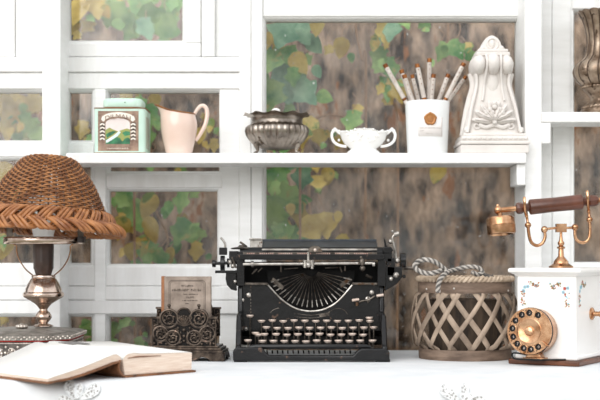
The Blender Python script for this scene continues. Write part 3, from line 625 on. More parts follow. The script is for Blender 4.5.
# ------------------------------------------------------------------ letter holder and small book
def letter_holder():
    Y = 2.625; a = At(186, Y); P = a.p; k = a.k
    t = thing('letter_holder', 'dark bronze letter holder with pierced scrollwork left of the typewriter', 'letter holder', a.loc, math.radians(-4))
    b = MB(); b.box(P(147, 0).x, P(224, 0).x, -.012, .075, a.z(352.5), a.z(350)); b.box(P(149, 0).x, P(222, 0).x, -.009, .072, a.z(350), a.z(347.4)); b.box(P(152, 0).x, P(219, 0).x, -.006, .069, a.z(347.4), a.z(345.6))
    b.build('base', BRZ, t, bev=.001)
    for s in (-1, 1):
        f = MB(); q = [(186+s*a_, y) for a_, y in ((38, 352.5), (40, 360), (38, 361.2), (26, 361.4), (22, 358.6), (17, 357), (12, 359.4), (7, 361.2), (5, 357), (5, 352.5))]
        z0 = .0006; pts = [(P(x, 0).x, a.z(y)-a.z(361.4)+z0) for x, y in q]
        f.prism(pts, -.010, -.002).build('foot', BRZ, t, bev=.001)
        f = MB(); f.prism(pts, .066, .074).build('foot', BRZ, t, bev=.001)
        f = MB(); x = P(186+s*39, 0).x; f.prism([(.005, a.z(352.5)), (.058, a.z(352.5)), (.07, .001), (.055, .001), (.045, .009), (.02, .009), (.01, .001), (-.006, .001)], min(x, x-s*.006), max(x, x-s*.006), 'x').build('foot', BRZ, t, bev=.0008)
    def panel(d, dy, sc=1):
        m = MB()
        def q(x, y): p = P(184+(x-184)*sc, y+dy); return Vector((p.x, d, p.z))
        out = [(151.5, 346), (151.5, 318), (159, 318), (160.5, 313), (164, 309.5), (169, 308.5), (174, 310.5), (177, 313.5), (180, 309.6), (184, 308.4), (188, 309.6), (191, 313.5), (194, 310.5), (199, 308.5), (204, 309.5), (207.5, 313), (209, 318), (216.5, 318), (216.5, 346)]
        m.prism([(q(x, y).x, q(x, y).z) for x, y in out], d, d+.004)
        o = m.build('back_panel' if d > .01 else 'front_panel', OLDK, t)
        r = MB(); ux = Vector((1, 0, 0)); uz = Vector((0, 0, 1)); dd = Vector((0, -.001, 0))
        rings = [(169, 318.6, 9, 1), (199, 318.6, 9, -1), (160.3, 334, 7.6, -1), (207.5, 334, 7.6, 1), (173, 338, 7.4, 1), (194.5, 338, 7.4, -1)]
        for (x, y, R, s) in rings:
            c = q(x, y)+dd
            r.tube([c+ux*(R*k*math.cos(2*PI*i/28))+uz*(R*k*math.sin(2*PI*i/28)) for i in range(28)], .0023, 7, closed=True)
            r.tube(spiral(c+dd, ux, uz, R*.82*k, 1.5, PI/2 if s > 0 else PI/2, 30, .18, s), [.0019-.0007*i/29 for i in range(30)], 6)
            r.ball(c+dd, .0032, 10)
            for i in range(6):
                an = i*PI/3+.4; r.ball(c+dd+ux*(R*.52*k*math.cos(an))+uz*(R*.52*k*math.sin(an)), .0024, 8, (1.2, .8, 1))
        for i in range(9):                                  # central palmette
            an = PI/2+(i-4)*.33; c = q(184, 326)+dd; r.tube([c, c+ux*(math.cos(an)*6.5*k)+uz*(math.sin(an)*9*k)], [.001, .0024], 6); r.ball(c+ux*(math.cos(an)*7*k)+uz*(math.sin(an)*10*k), .0026, 8)
        for (x, y, R) in ((184, 330, .004), (184, 336, .0034), (184, 341, .003), (180, 343, .0028), (188, 343, .0028), (178, 328, .0028), (190, 328, .0028), (156, 325, .0026), (212, 325, .0026), (154, 343.5, .003), (214, 343.5, .003), (166, 344, .0026), (202, 344, .0026), (154, 321, .003), (214, 321, .003), (162, 325.5, .003), (206, 325.5, .003)): r.ball(q(x, y)+dd, R, 10)
        rg = random.Random(9)
        for i in range(60):
            x, y = rg.uniform(154, 184), rg.uniform(320, 344)
            for xx in (x, 368-x): r.ball(q(xx, y)+dd*.2, rg.uniform(.0012, .0022), 6, (rg.uniform(.8, 1.5), .8, 1))
        for s_ in (-1, 1):
            for (x, y, R_, a0, sg) in ((15, 312, 3.2, 2, 1), (24, 327, 4, 1, -1), (8, 332, 3.4, 0, 1), (6, 318, 2.6, 3, -1), (30, 325, 3, 4, 1), (18.5, 329.5, 3, 2, -1)):
                r.tube(spiral(q(184+s_*x, y)+dd, ux*s_, uz, R_*k, 1.3, a0, 18, .2, sg), .0013, 5)
        for x in (169, 199): r.cyl(q(x, 310), q(x, 305.5), .0022, 8); r.ball(q(x, 305.6), .0036, 10)
        r.tube(spline([q(177, 313.5), q(180, 309.6), q(184, 308.4), q(188, 309.6), q(191, 313.5)], 4), .002, 7)
        for x0, x1 in ((150.5, 159.5), (208.5, 217.5)):
            A_, B_ = q(x0, 318.6), q(x1, 316.6); r.box(A_.x, B_.x, d-.003, d+.006, A_.z, B_.z)
            A_, B_ = q(x0+1, 346), q(x0+3.4, 319); r.cyl((A_.x+.002, d-.001, A_.z), (A_.x+.002, d-.001, B_.z), .0022, 8); r.cyl((A_.x+.0125, d-.001, A_.z), (A_.x+.0125, d-.001, B_.z), .0016, 8)
        r.build('scrollwork', BRZ, o)
    panel(0, 0); panel(.056, -8.5)
    # faded little book standing between the panels
    d = .022; zb = a.z(345.6); b = At(186.5, Y+d, zb+.0003)
    s = thing('small_book', 'small faded antique book with grey brown cover standing in the bronze holder', 'book', b.loc, math.radians(-4))
    x0, x1, z1 = -.0510, .0485, b.z(276.5)
    m = MB(); m.box(x0+.002, x1-.002, .0025, .0125, .002, z1-.002); m.build('page_block', EDGE, s)
    m = MB(); m.box(x0+.006, x1, 0, .0022, 0, z1); m.box(x0+.006, x1, .0128, .015, 0, z1); m.build('cover', OLDB, s, bev=.0005)
    m = MB(); m.box(x0, x0+.0062, -.0008, .0158, 0, z1+.0006); m.build('spine', OLDS, s, bev=.001, label='reddish brown cloth spine')
    rng = random.Random(4); m = MB(); y0, y1 = -.0005, .0001; cx = (x0+.006+x1)/2
    h = [(cx-.037, .03), (cx-.037, z1-.012), (cx-.033, z1-.0075), (cx+.031, z1-.0075), (cx+.036, z1-.012), (cx+.036, .03)]
    m.tube([(x, -.0002, z) for x, z in h], .0005, 5); m.tube([(x*.93+cx*.07, -.0002, z-.002) for x, z in h], .00035, 5)
    glyphs(m, cx-.012, cx+.012, z1-.020, .0034, y0, y1, rng); glyphs(m, cx-.031, cx+.030, z1-.0295, .0052, y0, y1, rng)
    glyphs(m, cx-.008, cx+.02, z1-.0365, .0024, y0, y1, rng); glyphs(m, cx-.002, cx+.014, z1-.043, .0034, y0, y1, rng); glyphs(m, cx-.01, cx+.02, z1-.049, .0022, y0, y1, rng); glyphs(m, cx-.004, cx+.004, z1-.055, .0022, y0, y1, rng)
    m.build('faded_title', INKD, s)
OLDK = mat('gap_shade_ground', S('#0c0a09'), S('#1c1714'), 50, .6, 0, spec=.2)  # solid plate colour, black for the shade in the scrollwork gaps
letter_holder()
# ------------------------------------------------------------------ basket
def basket():
    Y = 2.705; a = At(465, Y); k = a.k; P = a.p
    t = thing('willow_basket', 'grey willow lattice basket with rope handle between typewriter and phone', 'basket', a.loc)
    rb, rm, rt = .0935, .1075, .0915; zt0, zt1 = .134, .156
    def rad(z):
        f = z/.15; return rb+(rt-rb)*f+(4*f*(1-f))*(rm-(rb+rt)/2)
    m = MB(); m.lathe([(rb-.012, .0), (rb, 0), (rb+.001, .011), (rb, .021), (rb-.004, .021), (rb-.004, .004), (rb-.012, .004)], 72); m.build('base_band', WOODG, t)
    m = MB(); m.lathe([(rb-.0125, .0005), (rb-.0125, .006)], 48, capt=True); m.build('bottom', WOODG, t)
    m = MB(); m.lathe([(rt, zt0), (rt+.0035, zt0), (rt+.004, (zt0+zt1)/2), (rt+.0035, zt1), (rt, zt1), (rt, zt0)], 72, capb=False); m.build('top_band', WOODG, t)
    n = 15; rng = random.Random(2)
    for s in (1, -1):
        for i in range(n):
            m = MB(); a0 = 2*PI*i/n+rng.uniform(-.05, .05)+(0 if s > 0 else .2); wd = .0052*rng.uniform(.85, 1.15); N = 16; vs = []; fs = []
            off = .0015 if s > 0 else -.0018; sw = rng.uniform(.75, 1.05)
            for j in range(N):
                z = .012+(zt0+.012-.012)*j/(N-1); an = a0+s*sw*(j/(N-1)); r = rad(z)+off
                if z > zt0-.004: r = min(r, rt-.0035+off*.3)
                if z < .024: r = min(r, rb-.0065+off*.3)
                c = Vector((r*math.cos(an), r*math.sin(an), z)); rr = Vector((math.cos(an), math.sin(an), 0)); tg = Vector((-math.sin(an), math.cos(an), 0))
                dirv = (tg*s*sw*r/.12+Vector((0, 0, 1))).normalized(); w_ = rr.cross(dirv).normalized()
                for (ww, hh) in ((-1, -.4), (-.75, .6), (0, 1), (.75, .6), (1, -.4), (0, -.8)): vs.append(c+w_*wd*ww+rr*.0018*hh)
            for j in range(N-1):
                for q in range(6): fs.append((j*6+q, j*6+(q+1) % 6, (j+1)*6+(q+1) % 6, (j+1)*6+q))
            fs += [tuple(range(5, -1, -1)), tuple((N-1)*6+q for q in range(6))]
            m.add(vs, fs).build('willow_strip', SLAT, t, ang=60)
    m = MB(); m.lathe([(.070, .006), (.074, .03), (.074, .12), (.0715, .12), (.0715, .006)], 40, capb=False); m.build('inner_lining', WOODI, t, label='wooden lining coloured dark for the shade inside the lattice')
    m = MB(); N = 260
    for j in range(2):
        pts = []
        for i in range(N):
            an = 2*PI*i/N; ph = 32*an+PI*j; pts.append(((rt+.003+.0032*math.cos(ph))*math.cos(an), (rt+.003+.0032*math.cos(ph))*math.sin(an), zt1+.0055+.0032*math.sin(ph)))
        m.tube(pts, .0034, 6, closed=True)
    m.build('braided_edge', BRROPE, t)
    def rope(name, pts, r=.0046, parent=None):
        c = spline(pts, 14); m = [MB(), MB()]; ln = 0; L = [0]
        for i in range(1, len(c)): ln += (c[i]-c[i-1]).length; L.append(ln)
        T = [(c[min(i+1, len(c)-1)]-c[max(i-1, 0)]).normalized() for i in range(len(c))]
        u = T[0].orthogonal().normalized(); st = [[], [], [], []]
        for i in range(len(c)):
            u = (u-T[i]*u.dot(T[i])).normalized(); v = T[i].cross(u)
            for j in range(4):
                an = L[i]/.0112*2*PI*.5+j*PI/2; st[j].append(c[i]+(u*math.cos(an)+v*math.sin(an))*r*.55)
        for j in range(4): m[0 if j % 2 else 1].tube(st[j], r*.56, 6)
        h = m[0].build(name, ROPEL, parent); m[1].build('dark_strand', ROPED, h); return h
    f = -.096
    rope('rope_handle', [P(438, 292, f-.006), P(438, 287, f-.01), P(439.5, 281, f-.01), P(443, 275.5, f-.003), P(447, 272.2, f+.01), P(443, 268, f+.012), P(436, 262.5, f+.01), P(428, 259.8, f+.008), P(420, 260.6, f+.008), P(415, 264.5, f+.008), P(416.5, 269.4, f+.008), P(423, 272.6, f+.008), P(431, 273.4, f+.006), P(438, 271.5, f+.006), P(442, 270, f+.004)], parent=t)
    rope('rope_handle', [P(445, 272.5, f+.004), P(451, 270.6, f+.02), P(459, 268.6, f+.024), P(468, 267, f+.024), P(476, 267.2, f+.024), P(481, 269.6, f+.022), P(482, 273, f+.02), P(477, 274.5, f+.016), P(472, 272, f+.012)], .0042, parent=t)
    m = MB()
    for i in range(7): m.tube(spline([P(480, 272, f+.018), P(484+i, 275+(i % 3), f+.016), P(487+i*1.2, 274.5+(i*37 % 5), f+.014)], 4), .0008, 5)
    m.build('frayed_end', ROPED, t)
    for x, y in ((424.5, 286.5), (449, 285.5), (504, 288)):
        m = MB(); p = P(x, y, 0); an = math.atan2(-math.sqrt(max(0, (rt+.004)**2-p.x**2)), p.x); m.ball(((rt+.0042)*math.cos(an), (rt+.0042)*math.sin(an), p.z-.004), .0022, 8); m.build('nail', ROPEL, t)
WOODI = mat('shaded_lining_wood', S('#2e251e'), S('#584839'), 20, .8, stretch=(4, 4, 1))  # wood colour darkened for the deep shade inside the basket
basket()
# ------------------------------------------------------------------ telephone
def phone():
    rot = -math.radians(31)            # local -y face looks out to the left and towards the viewer, +x face to the right
    # local frame: corner nearest the viewer at local (w/2, -l/2)
    w_, l_ = .118, .2; Cn = Vector((WX(576, 2.5), 2.5, 0)); M = Matrix.Rotation(rot, 4, 'Z')
    ctr = Cn-(M @ Vector((w_/2, -l_/2, 0)))
    t = thing('telephone', 'ivory antique style telephone box with brass dial and painted flowers', 'telephone', (ctr.x, ctr.y, 0), rot)
    hw, hl = w_/2, l_/2; z0, z1 = .011, .21-21*2.5/F
    m = MB(); m.box(-hw-.014, hw+.010, -hl-.012, hl+.012, 0.0003, .0105); m.build('base_board', PHB, t, bev=.0025)
    MB().box(-hw, hw, -hl, hl, z0-.0006, z1).build('body', PHW, t, bev=.002)
    m = MB(); m.box(-hw-.003, hw+.003, -hl-.003, hl+.003, z0-.0006, .02); m.build('skirting', PHW, t, bev=.003)
    A = [(-hw, -hl, 0), (hw, -hl, 0), (hw, hl, 0), (-hw, hl, 0)]
    def rect(e, z): return [(-hw-e, -hl-e, z), (hw+e, -hl-e, z), (hw+e, hl+e, z), (-hw-e, hl+e, z)]
    lv = rect(.002, z1-.001)+rect(.006, z1+.003)+rect(.0135, z1+.007)+rect(.014, z1+.012)+rect(.011, z1+.0145)
    m = MB(); m.add(lv, [(3, 2, 1, 0)]+[(r*4+i, r*4+(i+1) % 4, (r+1)*4+(i+1) % 4, (r+1)*4+i) for r in range(4) for i in range(4)]+[(16, 17, 18, 19)])
    m.build('lid', PHW, t, bev=.0012)
    ztop = z1+.0146
    # painted sprigs
    def sprig(face, u0, v0, flip, seed):
        rng = random.Random(seed); B = [MB() for _ in FLR]
        def dot(u, v, r, c, n=7):
            if face == 'f': o = Vector((u, -hl-.0002, v)); U, V = Vector((1, 0, 0)), Vector((0, 0, 1)); nn = Vector((0, -1, 0))
            else: o = Vector((hw+.0002, u, v)); U, V = Vector((0, 1, 0)), Vector((0, 0, 1)); nn = Vector((1, 0, 0))
            ps = [o+(U*math.cos(2*PI*i/n)+V*math.sin(2*PI*i/n))*r+nn*.0001 for i in range(n)]
            qs = [p+nn*.0004 for p in ps]
            r *= 1
            B[c].add(ps+qs, [tuple(range(n)), tuple(range(n, 2*n))]+[(i, (i+1) % n, n+(i+1) % n, n+i) for i in range(n)])
        for (du, dv) in ((0, 0), (.006, .001), (-.003, -.007)):
            c = 1 if (du or seed % 2) else 0
            for i in range(5): dot(u0+du+.0022*math.cos(i*1.257), v0+dv+.0022*math.sin(i*1.257), .0014, c)
            dot(u0+du, v0+dv, .001, 0)
        for i in range(56):
            s = rng.random(); br = rng.random() < .55
            if br: u, v = u0+flip*(.006+.024*s), v0+.006+.003*math.sin(s*7)+rng.uniform(-.004, .003)
            else: u, v = u0-flip*(.004)+rng.uniform(-.004, .005), v0-.008-.028*s
            dot(u, v, rng.uniform(.0009, .0018), rng.choice((0, 2, 3, 3, 2, 1)), 6)
        for c, b in enumerate(B):
            if b.v: b.build('painted_flowers', FLR[c], t)
    sprig('f', -hw+.016, z1-.022, 1, 1); sprig('f', hw-.022, z1-.024, -1, 2); sprig('s', -hl+.024, z1-.022, 1, 5); sprig('s', hl-.03, z1-.022, -1, 6)
    # crank on the right face
    m = MB(); m.lathe([(.012, 0), (.012, .003), (.009, .005), (.005, .006), (.0045, .016), (.006, .017), (.006, .022), (.0001, .023)], 24)
    m.xf(Matrix.Translation((hw, -.012, .096)) @ Matrix.Rotation(PI/2, 4, 'Y')); cr = m.build('crank', BRASS, t)
    m = MB(); m.tube(spline([(hw+.02, -.012, .096), (hw+.023, -.010, .086), (hw+.023, -.007, .070)], 4), .0036, 8); m.build('crank_arm', BRASS, cr)
    m = MB(); m.lathe([(.003, 0), (.007, .004), (.0085, .014), (.007, .024), (.002, .027)], 18); m.xf(Matrix.Translation((hw+.021, -.007, .064)) @ Matrix.Rotation(PI/2, 4, 'Y')); m.build('crank_grip', HSB, cr)
    # dial in front of the left face
    dz = .066; du = -.019; R = .0445; dep = .036
    Md = Matrix.Translation((du, -hl-dep-.001, dz)) @ Matrix.Rotation(math.radians(-4), 4, 'X') @ Matrix.Rotation(PI/2, 4, 'X')     # lathe z -> -y
    def D(name, mb, mm, par=None, **kw): mb.xf(Md); return mb.build(name, mm, par or t, **kw)
    dl = D('dial', MB().lathe([(R*.96, -dep+.002), (R*.99, -dep+.005), (R*.98, -.008), (R*.98, -.006)], 56, capt=True), BRASS)
    D('black_ring', MB().lathe([(R*.985, -.006), (R*1.01, -.0055), (R*1.01, -.0025), (R*.98, -.0022)], 56, capt=True), DARK, dl)
    # finger wheel with ten holes
    hr = .0064; rc = R*.775; angs = [math.radians(a_) for a_ in (62, 92, 118, 146, 173, 200, 226, 252, 276, 302)]
    wh = MB(); n = 24
    def ring(r0, r1, zz0, zz1, N=64): wh.lathe([(r0, zz0), (r1, zz0), (r1, zz1), (r0, zz1), (r0, zz0)], N, capb=False)
    ring(rc+hr*1.0, R*.995, -.0015, .0022); ring(R*.52, rc-hr*1.0, -.0015, .0024)
    allang = angs+[math.radians(302+360-36*2+0)]*0
    def sect(a0, a1):
        N = max(2, int((a1-a0)/.06)); r0, r1 = rc-hr*1.05, rc+hr*1.05
        vs = []; fs = []
        for i in range(N+1):
            an = a0+(a1-a0)*i/N
            # the rim of the web follows the round holes at both ends
            for (r) in (r0, r1):
                for zz in (-.0012, .0022): vs.append((r*math.cos(an), r*math.sin(an), zz))
        for i in range(N):
            b = i*4; fs += [(b+1, b+3, b+7, b+5), (b, b+4, b+6, b+2), (b, b+1, b+5, b+4), (b+2, b+6, b+7, b+3)]
        fs += [(0, 2, 3, 1), (N*4, N*4+1, N*4+3, N*4+2)]; wh.add(vs, fs)
    hang = hr/rc
    for i in range(10):
        a0 = angs[i]+hang*.98; a1 = (angs[i+1] if i < 9 else angs[0]+2*PI)-hang*.98; sect(a0, a1)
        # collar that rounds each hole
        c = Vector((rc*math.cos(angs[i]), rc*math.sin(angs[i]), 0)); wh.tube([c+Vector((hr*1.06*math.cos(2*PI*j/20), hr*1.06*math.sin(2*PI*j/20), .0008)) for j in range(20)], .0008, 6, closed=True)
    D('finger_wheel', wh, BRASS, dl, ang=35)
    D('centre_plate', MB().lathe([(R*.56, -.001), (R*.56, .0024), (R*.52, .0034), (R*.48, .0022), (R*.2, .0016), (R*.2, .003), (R*.16, .0052), (R*.05, .0062), (.0001, .0063)], 48), BRASS, dl)
    D('number_plate', MB().lathe([(R*.5, -.0022), (R*.97, -.0022), (R*.97, -.0014), (R*.5, -.0014)], 56, capb=False), DARK, dl)
    for i in range(10):
        tx = text_mb(str((i+1) % 10), 0.0068, .0002); tx.xf(Matrix.Rotation(-PI/2, 4, 'X')); tx.xf(Matrix.Translation((rc*math.cos(angs[i]), rc*math.sin(angs[i]), -.0011)))
        D('dial_number', tx, KEYC, dl, smooth=False, label='white number %d' % ((i+1) % 10))
    st = MB(); st.tube([(R*.72*math.cos(-.62), R*.72*math.sin(-.62), .003), (R*1.0*math.cos(-.62), R*1.0*math.sin(-.62), .006), (R*1.03*math.cos(-.62), R*1.03*math.sin(-.62), -.002)], .0022, 8); D('finger_stop', st, BRASS, dl)
    m = MB(); m.box(du-.016, du+.024, -hl-.034, -hl-.004, .0106, .0155); m.prism([(du-.012, .0155), (du+.02, .0155), (du+.014, .026), (du-.006, .026)], -hl-.03, -hl-.008); m.build('dial_foot', BRASS, t, bev=.001)
    m = MB(); q = [(du-.004, -hl-.037, .021), (du-.03, -hl-.042, .024), (du-.033, -hl-.04, .016), (du-.026, -hl-.038, .0122), (du-.005, -hl-.0385, .0122), (du+.02, -hl-.038, .0122), (du+.045, -hl-.015, .0122), (du+.06, -hl-.006, .0122)]
    q = [(x, max(y, -hl-.0115) if z < .0115 else y, z) for x, y, z in q]; m.tube(spline(q, 6), .0018, 7); m.build('cord', DARK, t, label='thin black cord')
    # cradle: pillar and two U-shaped hooks, set square to the viewer
    Yc = ctr.y; a = At(561, Yc, 0); off = Vector((WX(561, Yc), Yc, 0)); inv = (Matrix.Translation(ctr) @ M).inverted()
    def G(px, py, d=0): return inv @ Vector((WX(px, Yc+d), Yc+d, WZ(py, Yc+d)))
    def kk(v): return v*Yc/F
    cb = G(561, 268); sz = lambda y: G(561, y).z
    m = MB(); m.lathe([(kk(12), ztop), (kk(12), ztop+.003), (kk(10.5), ztop+.0045), (kk(7.6), ztop+.0085), (kk(7.2), ztop+.0125), (kk(4.4), ztop+.019), (kk(3), ztop+.0225), (kk(2.5), sz(249)), (kk(4), sz(248.4)), (kk(4), sz(247)), (kk(2), sz(246)), (kk(3.2), sz(244.4)), (kk(3.3), sz(242.6)), (kk(2), sz(240.6)), (kk(1.4), sz(236)), (kk(1.4), sz(231))], 32, (cb.x, cb.y, 0)); cr = m.build('cradle_pillar', BRASS, t)
    m = MB(); c0 = G(561, 228); mk = m.mark(); h = kk(5); m.box(-h, h, -h*.8, h*.8, -h*.85, h*.85); m.xf(Matrix.Translation(c0) @ Matrix.Rotation(-rot, 4, 'Z'), mk)
    m.cyl(G(545, 229), G(556, 228), kk(1.3), 10); m.cyl(G(566, 228), G(574, 227.5), kk(1.3), 10)
    m.build('cradle_block', BRASS, t)
    for pts, b1, b2, hook in (([(544.4, 229.4), (545, 237), (542.5, 243), (537, 245.6), (531.5, 242.5), (529, 235), (528, 225.5)], (544.4, 229.4), (528, 225), [(528, 224.5), (526.6, 216), (525, 211), (524.6, 203), (524.2, 197)]),
                              ([(575, 227.5), (575, 236), (578, 241), (583.5, 242.6), (588.6, 239), (590, 230), (589.3, 219.5)], (575, 227.2), (589.4, 219.6), [(589.4, 219), (588.6, 211), (588, 206), (587.6, 197), (587, 190.6)])):
        m = MB(); m.tube(spline([G(x, y) for x, y in pts], 6), kk(1.65), 10); m.ball(G(*b1), kk(3.5), 14); m.ball(G(*b2), kk(3.2), 14); m.build('cradle_hook', BRASS, t)
        m = MB(); m.tube(spline([G(*hook[0]), G(*hook[1]), G(hook[2][0], hook[2][1], -.012), G(hook[3][0], hook[3][1], -.0205), G(hook[4][0], hook[4][1], -.017)], 5), [kk(1.5)]*20+[kk(1.0)], 8); m.ball(G(*hook[1]), kk(1.9), 10); m.build('cradle_prong', BRASS, t)
        m = MB(); m.tube(spline([G(*hook[1]), G(hook[1][0], hook[1][1]-3, .012), G(hook[3][0], hook[3][1], .0205), G(hook[4][0], hook[4][1], .017)], 5), kk(1.3), 8); m.build('cradle_prong', BRASS, t)
    # handset laid in the hooks
    hz = At(557, Yc, WZ(215, Yc)); hs = thing('telephone_handset', 'brown and brass telephone handset resting across the brass cradle hooks', 'handset', hz.loc)
    Q = hz.p; k = hz.k
    def along(name, pr, m_, n=24, x=lambda s: s):
        # revolve around the sloping axis from (498,209.5) to (604,199)
        A, B = Q(498, 210.4), Q(604, 199.6); ax = (B-A).normalized(); mb = MB(); mb.lathe([(r*k, s*k) for s, r in pr], n, capt=True)
        mb.xf(Matrix.Translation(A) @ ax.to_track_quat('Z', 'Y').to_matrix().to_4x4()); return mb.build(name, m_, hs, ang=30)
    along('grip', [(31, 5.2), (32, 7.4), (33, 7.8), (57, 7.2), (82, 7.6), (84, 7.6), (85, 6.4)], HSB)
    along('collar', [(17.5, 2.6), (18.5, 5), (20, 5.8), (23.5, 5.8), (26, 4.4), (31, 4)], HSB, 8); along('collar', [(85, 4.2), (90, 4.2), (92, 5.6), (97, 5.6), (100, 4.4), (101, 3)], HSB, 8)
    along('neck', [(0, 3), (2, 2.7), (18.5, 2.7)], BRASS); along('neck', [(100.5, 2.6), (112, 2.6), (114, 3)], BRASS)
    m = MB(); m.ball(Q(498, 210), 4.2*k, 16); m.ball(Q(497.6, 205.8), 2*k, 10); m.cyl(Q(499, 210), Q(500.5, 218), 2.6*k, 12); m.build('joint', BRASS, hs)
    def cup(px, py, tilt, name):
        m = MB(); m.lathe([(5*k, 9.5*k), (12.6*k, 8.6*k), (14*k, 7*k), (14.2*k, .6*k), (14.6*k, .2*k), (14.4*k, -.8*k), (14.2*k, -7.2*k), (13.6*k, -8.6*k), (11.5*k, -9*k), (10*k, -7*k)][::-1], 40, capt=True)
        m.xf(Matrix.Translation(Q(px, py)) @ Matrix.Rotation(math.radians(tilt), 4, 'Y') @ Matrix.Rotation(math.radians(-6), 4, 'X')); return m.build(name, BRASS, hs)
    cup(501, 225.6, -4, 'mouthpiece'); cup(615, 214, -6, 'earpiece'); m = MB(); m.ball(Q(612, 198.6), 4.2*k, 16); m.cyl(Q(612.5, 199), Q(614, 207), 2.6*k, 12); m.build('joint', BRASS, hs)
phone()
# ------------------------------------------------------------------ things on the shelf
def tea_tin():
    Y = 2.835; a = At(120, Y, ZS); k = a.k; X = lambda px: a.p(px, 0).x; z = a.z
    t = thing('tea_tin', 'mint green tea tin with a landscape label on the long shelf', 'tin', a.loc)
    x0, x1, dp = X(95.5), X(142.2), .105; zt = z(108.5)
    o = [(x0, 0), (x1, 0), (x1+.004, .003), (x1+.006, .007), (x1+.006, dp-.004), (x1+.002, dp), (x0, dp), (x0-.004, dp-.004), (x0-.002, .003)]
    MB().prism([(x, y) for x, y in o], .0016, zt, 'z').build('body', MINT, t, bev=.001)
    m = MB(); m.prism([(x+(.0008 if x > 0 else -.0008), y-.0006) for x, y in o], .0002, .0026, 'z'); m.prism([(x+(.0012 if x > 0 else -.0012), y-.0008) for x, y in o], zt, zt+.002, 'z'); m.build('rusty_seam', TRIMB, t)
    cx = X(121.3); lw = 19.6*k
    m = MB(); pts = []
    def rr(w_, d_, q, n=8):
        out = []
        for (sx_, sy_, a0) in ((1, 1, 0), (-1, 1, 1), (-1, -1, 2), (1, -1, 3)):
            for i in range(n+1): an = a0*PI/2+PI/2*i/n; out.append((cx+sx_*(w_-q)+q*math.cos(an), dp/2+sy_*(d_-q)+q*math.sin(an)))
        return out
    def stack(levels, name, mm):
        m = MB(); vs = []; n = None
        for (w_, d_, q, zz) in levels:
            r = rr(w_, d_, q); n = len(r); vs += [(x, y, zz) for x, y in r]
        L_ = len(levels); m.add(vs, [tuple(reversed(range(n)))]+[(r*n+i, r*n+(i+1) % n, (r+1)*n+(i+1) % n, (r+1)*n+i) for r in range(L_-1) for i in range(n)]+[tuple((L_-1)*n+i for i in range(n))]); return m.build(name, mm, t)
    dd = dp/2-.008
    stack([(lw-.001, dd-.001, .02, zt+.0018), (lw-.001, dd-.001, .02, zt+.005)], 'neck', TRIMB)
    ld = stack([(lw, dd, .022, zt+.0045), (lw+.0006, dd+.0006, .022, zt+.0055), (lw+.0004, dd+.0004, .022, z(99.6)), (lw-.002, dd-.002, .02, z(97.8)), (lw-.008, dd-.008, .016, z(97.3))], 'lid', MINT)
    m = MB(); m.cyl((X(124.6), .0065, z(102)), (X(124.6), .0105, z(102)), .0012, 8); m.build('dark_spot', DARK, ld)  # small black spot on the front of the lid
    # label
    def Q(x, y): return (X(x), z(y))
    y0 = -.0006
    def flat(name, pts, mm, d=y0, parent=None): m = MB(); m.prism([Q(*p) for p in pts], d, .0002); return m.build(name, mm, parent or lab, smooth=False)
    m = MB(); m.prism([Q(98, 151), Q(98, 111), Q(138.6, 111), Q(138.6, 151)], -.0004, .0002); lab = m.build('label', LABB, t, smooth=False)
    flat('label_sky', [(105.6, 141), (105.6, 123.5)]+[(117.8+12.2*math.cos(PI-PI*i/10), 123.5-5.5*math.sin(PI*i/10)) for i in range(11)]+[(130, 141)], LSKY)
    flat('label_hill', [(105.6, 143), (105.6, 130), (109.5, 127.6), (113, 129.4), (118, 131.4), (123, 129.6), (127, 128.4), (130, 129.6), (130, 143)], LYEL, -.0008)
    flat('label_bush', [(105.8, 144), (105.8, 139.6), (108, 138.4), (111, 140.4), (114, 138.8), (117, 137), (120, 138), (122.4, 141.6), (125, 138.6), (128, 137.4), (130, 139), (130, 144)], LGRN, -.0012)
    flat('label_bush', [(106, 134.5), (109, 132.4), (113, 131), (117, 131.6), (112, 135), (107, 138)], LGRN, -.00085); flat('label_bush', [(122, 133), (126, 131), (130, 132), (130, 135), (125, 136)], LGRN, -.00085)
    flat('label_river', [(106, 140.4), (113, 136), (119, 131.2), (121, 132), (118, 136), (112, 140), (108, 142.4), (106, 143)], LRIV, -.0013)
    bn = [(101.2, 119.6), (102.4, 115.4)]+[(118+16*math.cos(PI-PI*i/12)*1.0, 119-5.8*math.sin(PI*i/12)*1.0-1) for i in range(1, 12)]+[(133.8, 115.4), (135.2, 119.6), (133, 121.6)]+[(118+14*math.cos(PI*i/12), 123-6*math.sin(PI*i/12)-.4) for i in range(1, 12)]+[(103.2, 121.6)]
    flat('label_banner', bn, CREAM, -.0014)
    tx = text_mb('DILMAH', .0138, .0004, arch=lambda x: -8*x*x); tx.xf(Matrix.Translation((X(118), -.0019, z(116.6))) @ Matrix.Diagonal((1.12, 1, 1, 1))); tx.build('label_lettering', LABB, lab, smooth=False)
    sd = MB(); sl = MB(); rng = random.Random(8)
    for xs in ((100.2, 104.8), (131, 135.8)):
        p0, p1 = Q(xs[0], 140), Q(xs[1], 122.5); sd.box(p0[0], p1[0], -.0007, .0002, p0[1], p1[1])
        for i in range(5):
            for s in (0, 1):
                cxx = X(xs[0]+1+2.4*s); cz = z(138.8-i*3.6); mk = sl.mark(); sl.ball((0, 0, 0), .0036, 8, (1, .12, .5)); sl.xf(Matrix.Translation((cxx, -.0007, cz)) @ Matrix.Rotation(math.radians(35 if s else -35), 4, 'Y'), mk)
    sd.build('label_side_panel', INKD, lab, smooth=False); sl.build('label_leaves', CREAM, lab)
    m = MB(); glyphs(m, X(107), X(129), z(149), .0028, -.0006, .0002, rng); m.build('label_small_print', CREAM, lab, smooth=False)
    m = MB(); xs = x1+.006
    for i in range(14): m.box(xs-.0002, xs+.0003, .016, dp-.016-rng.uniform(0, .02), z(147-i*2.3), z(147-i*2.3)+.0018)
    m.build('side_print', LABB, t, smooth=False)
tea_tin()
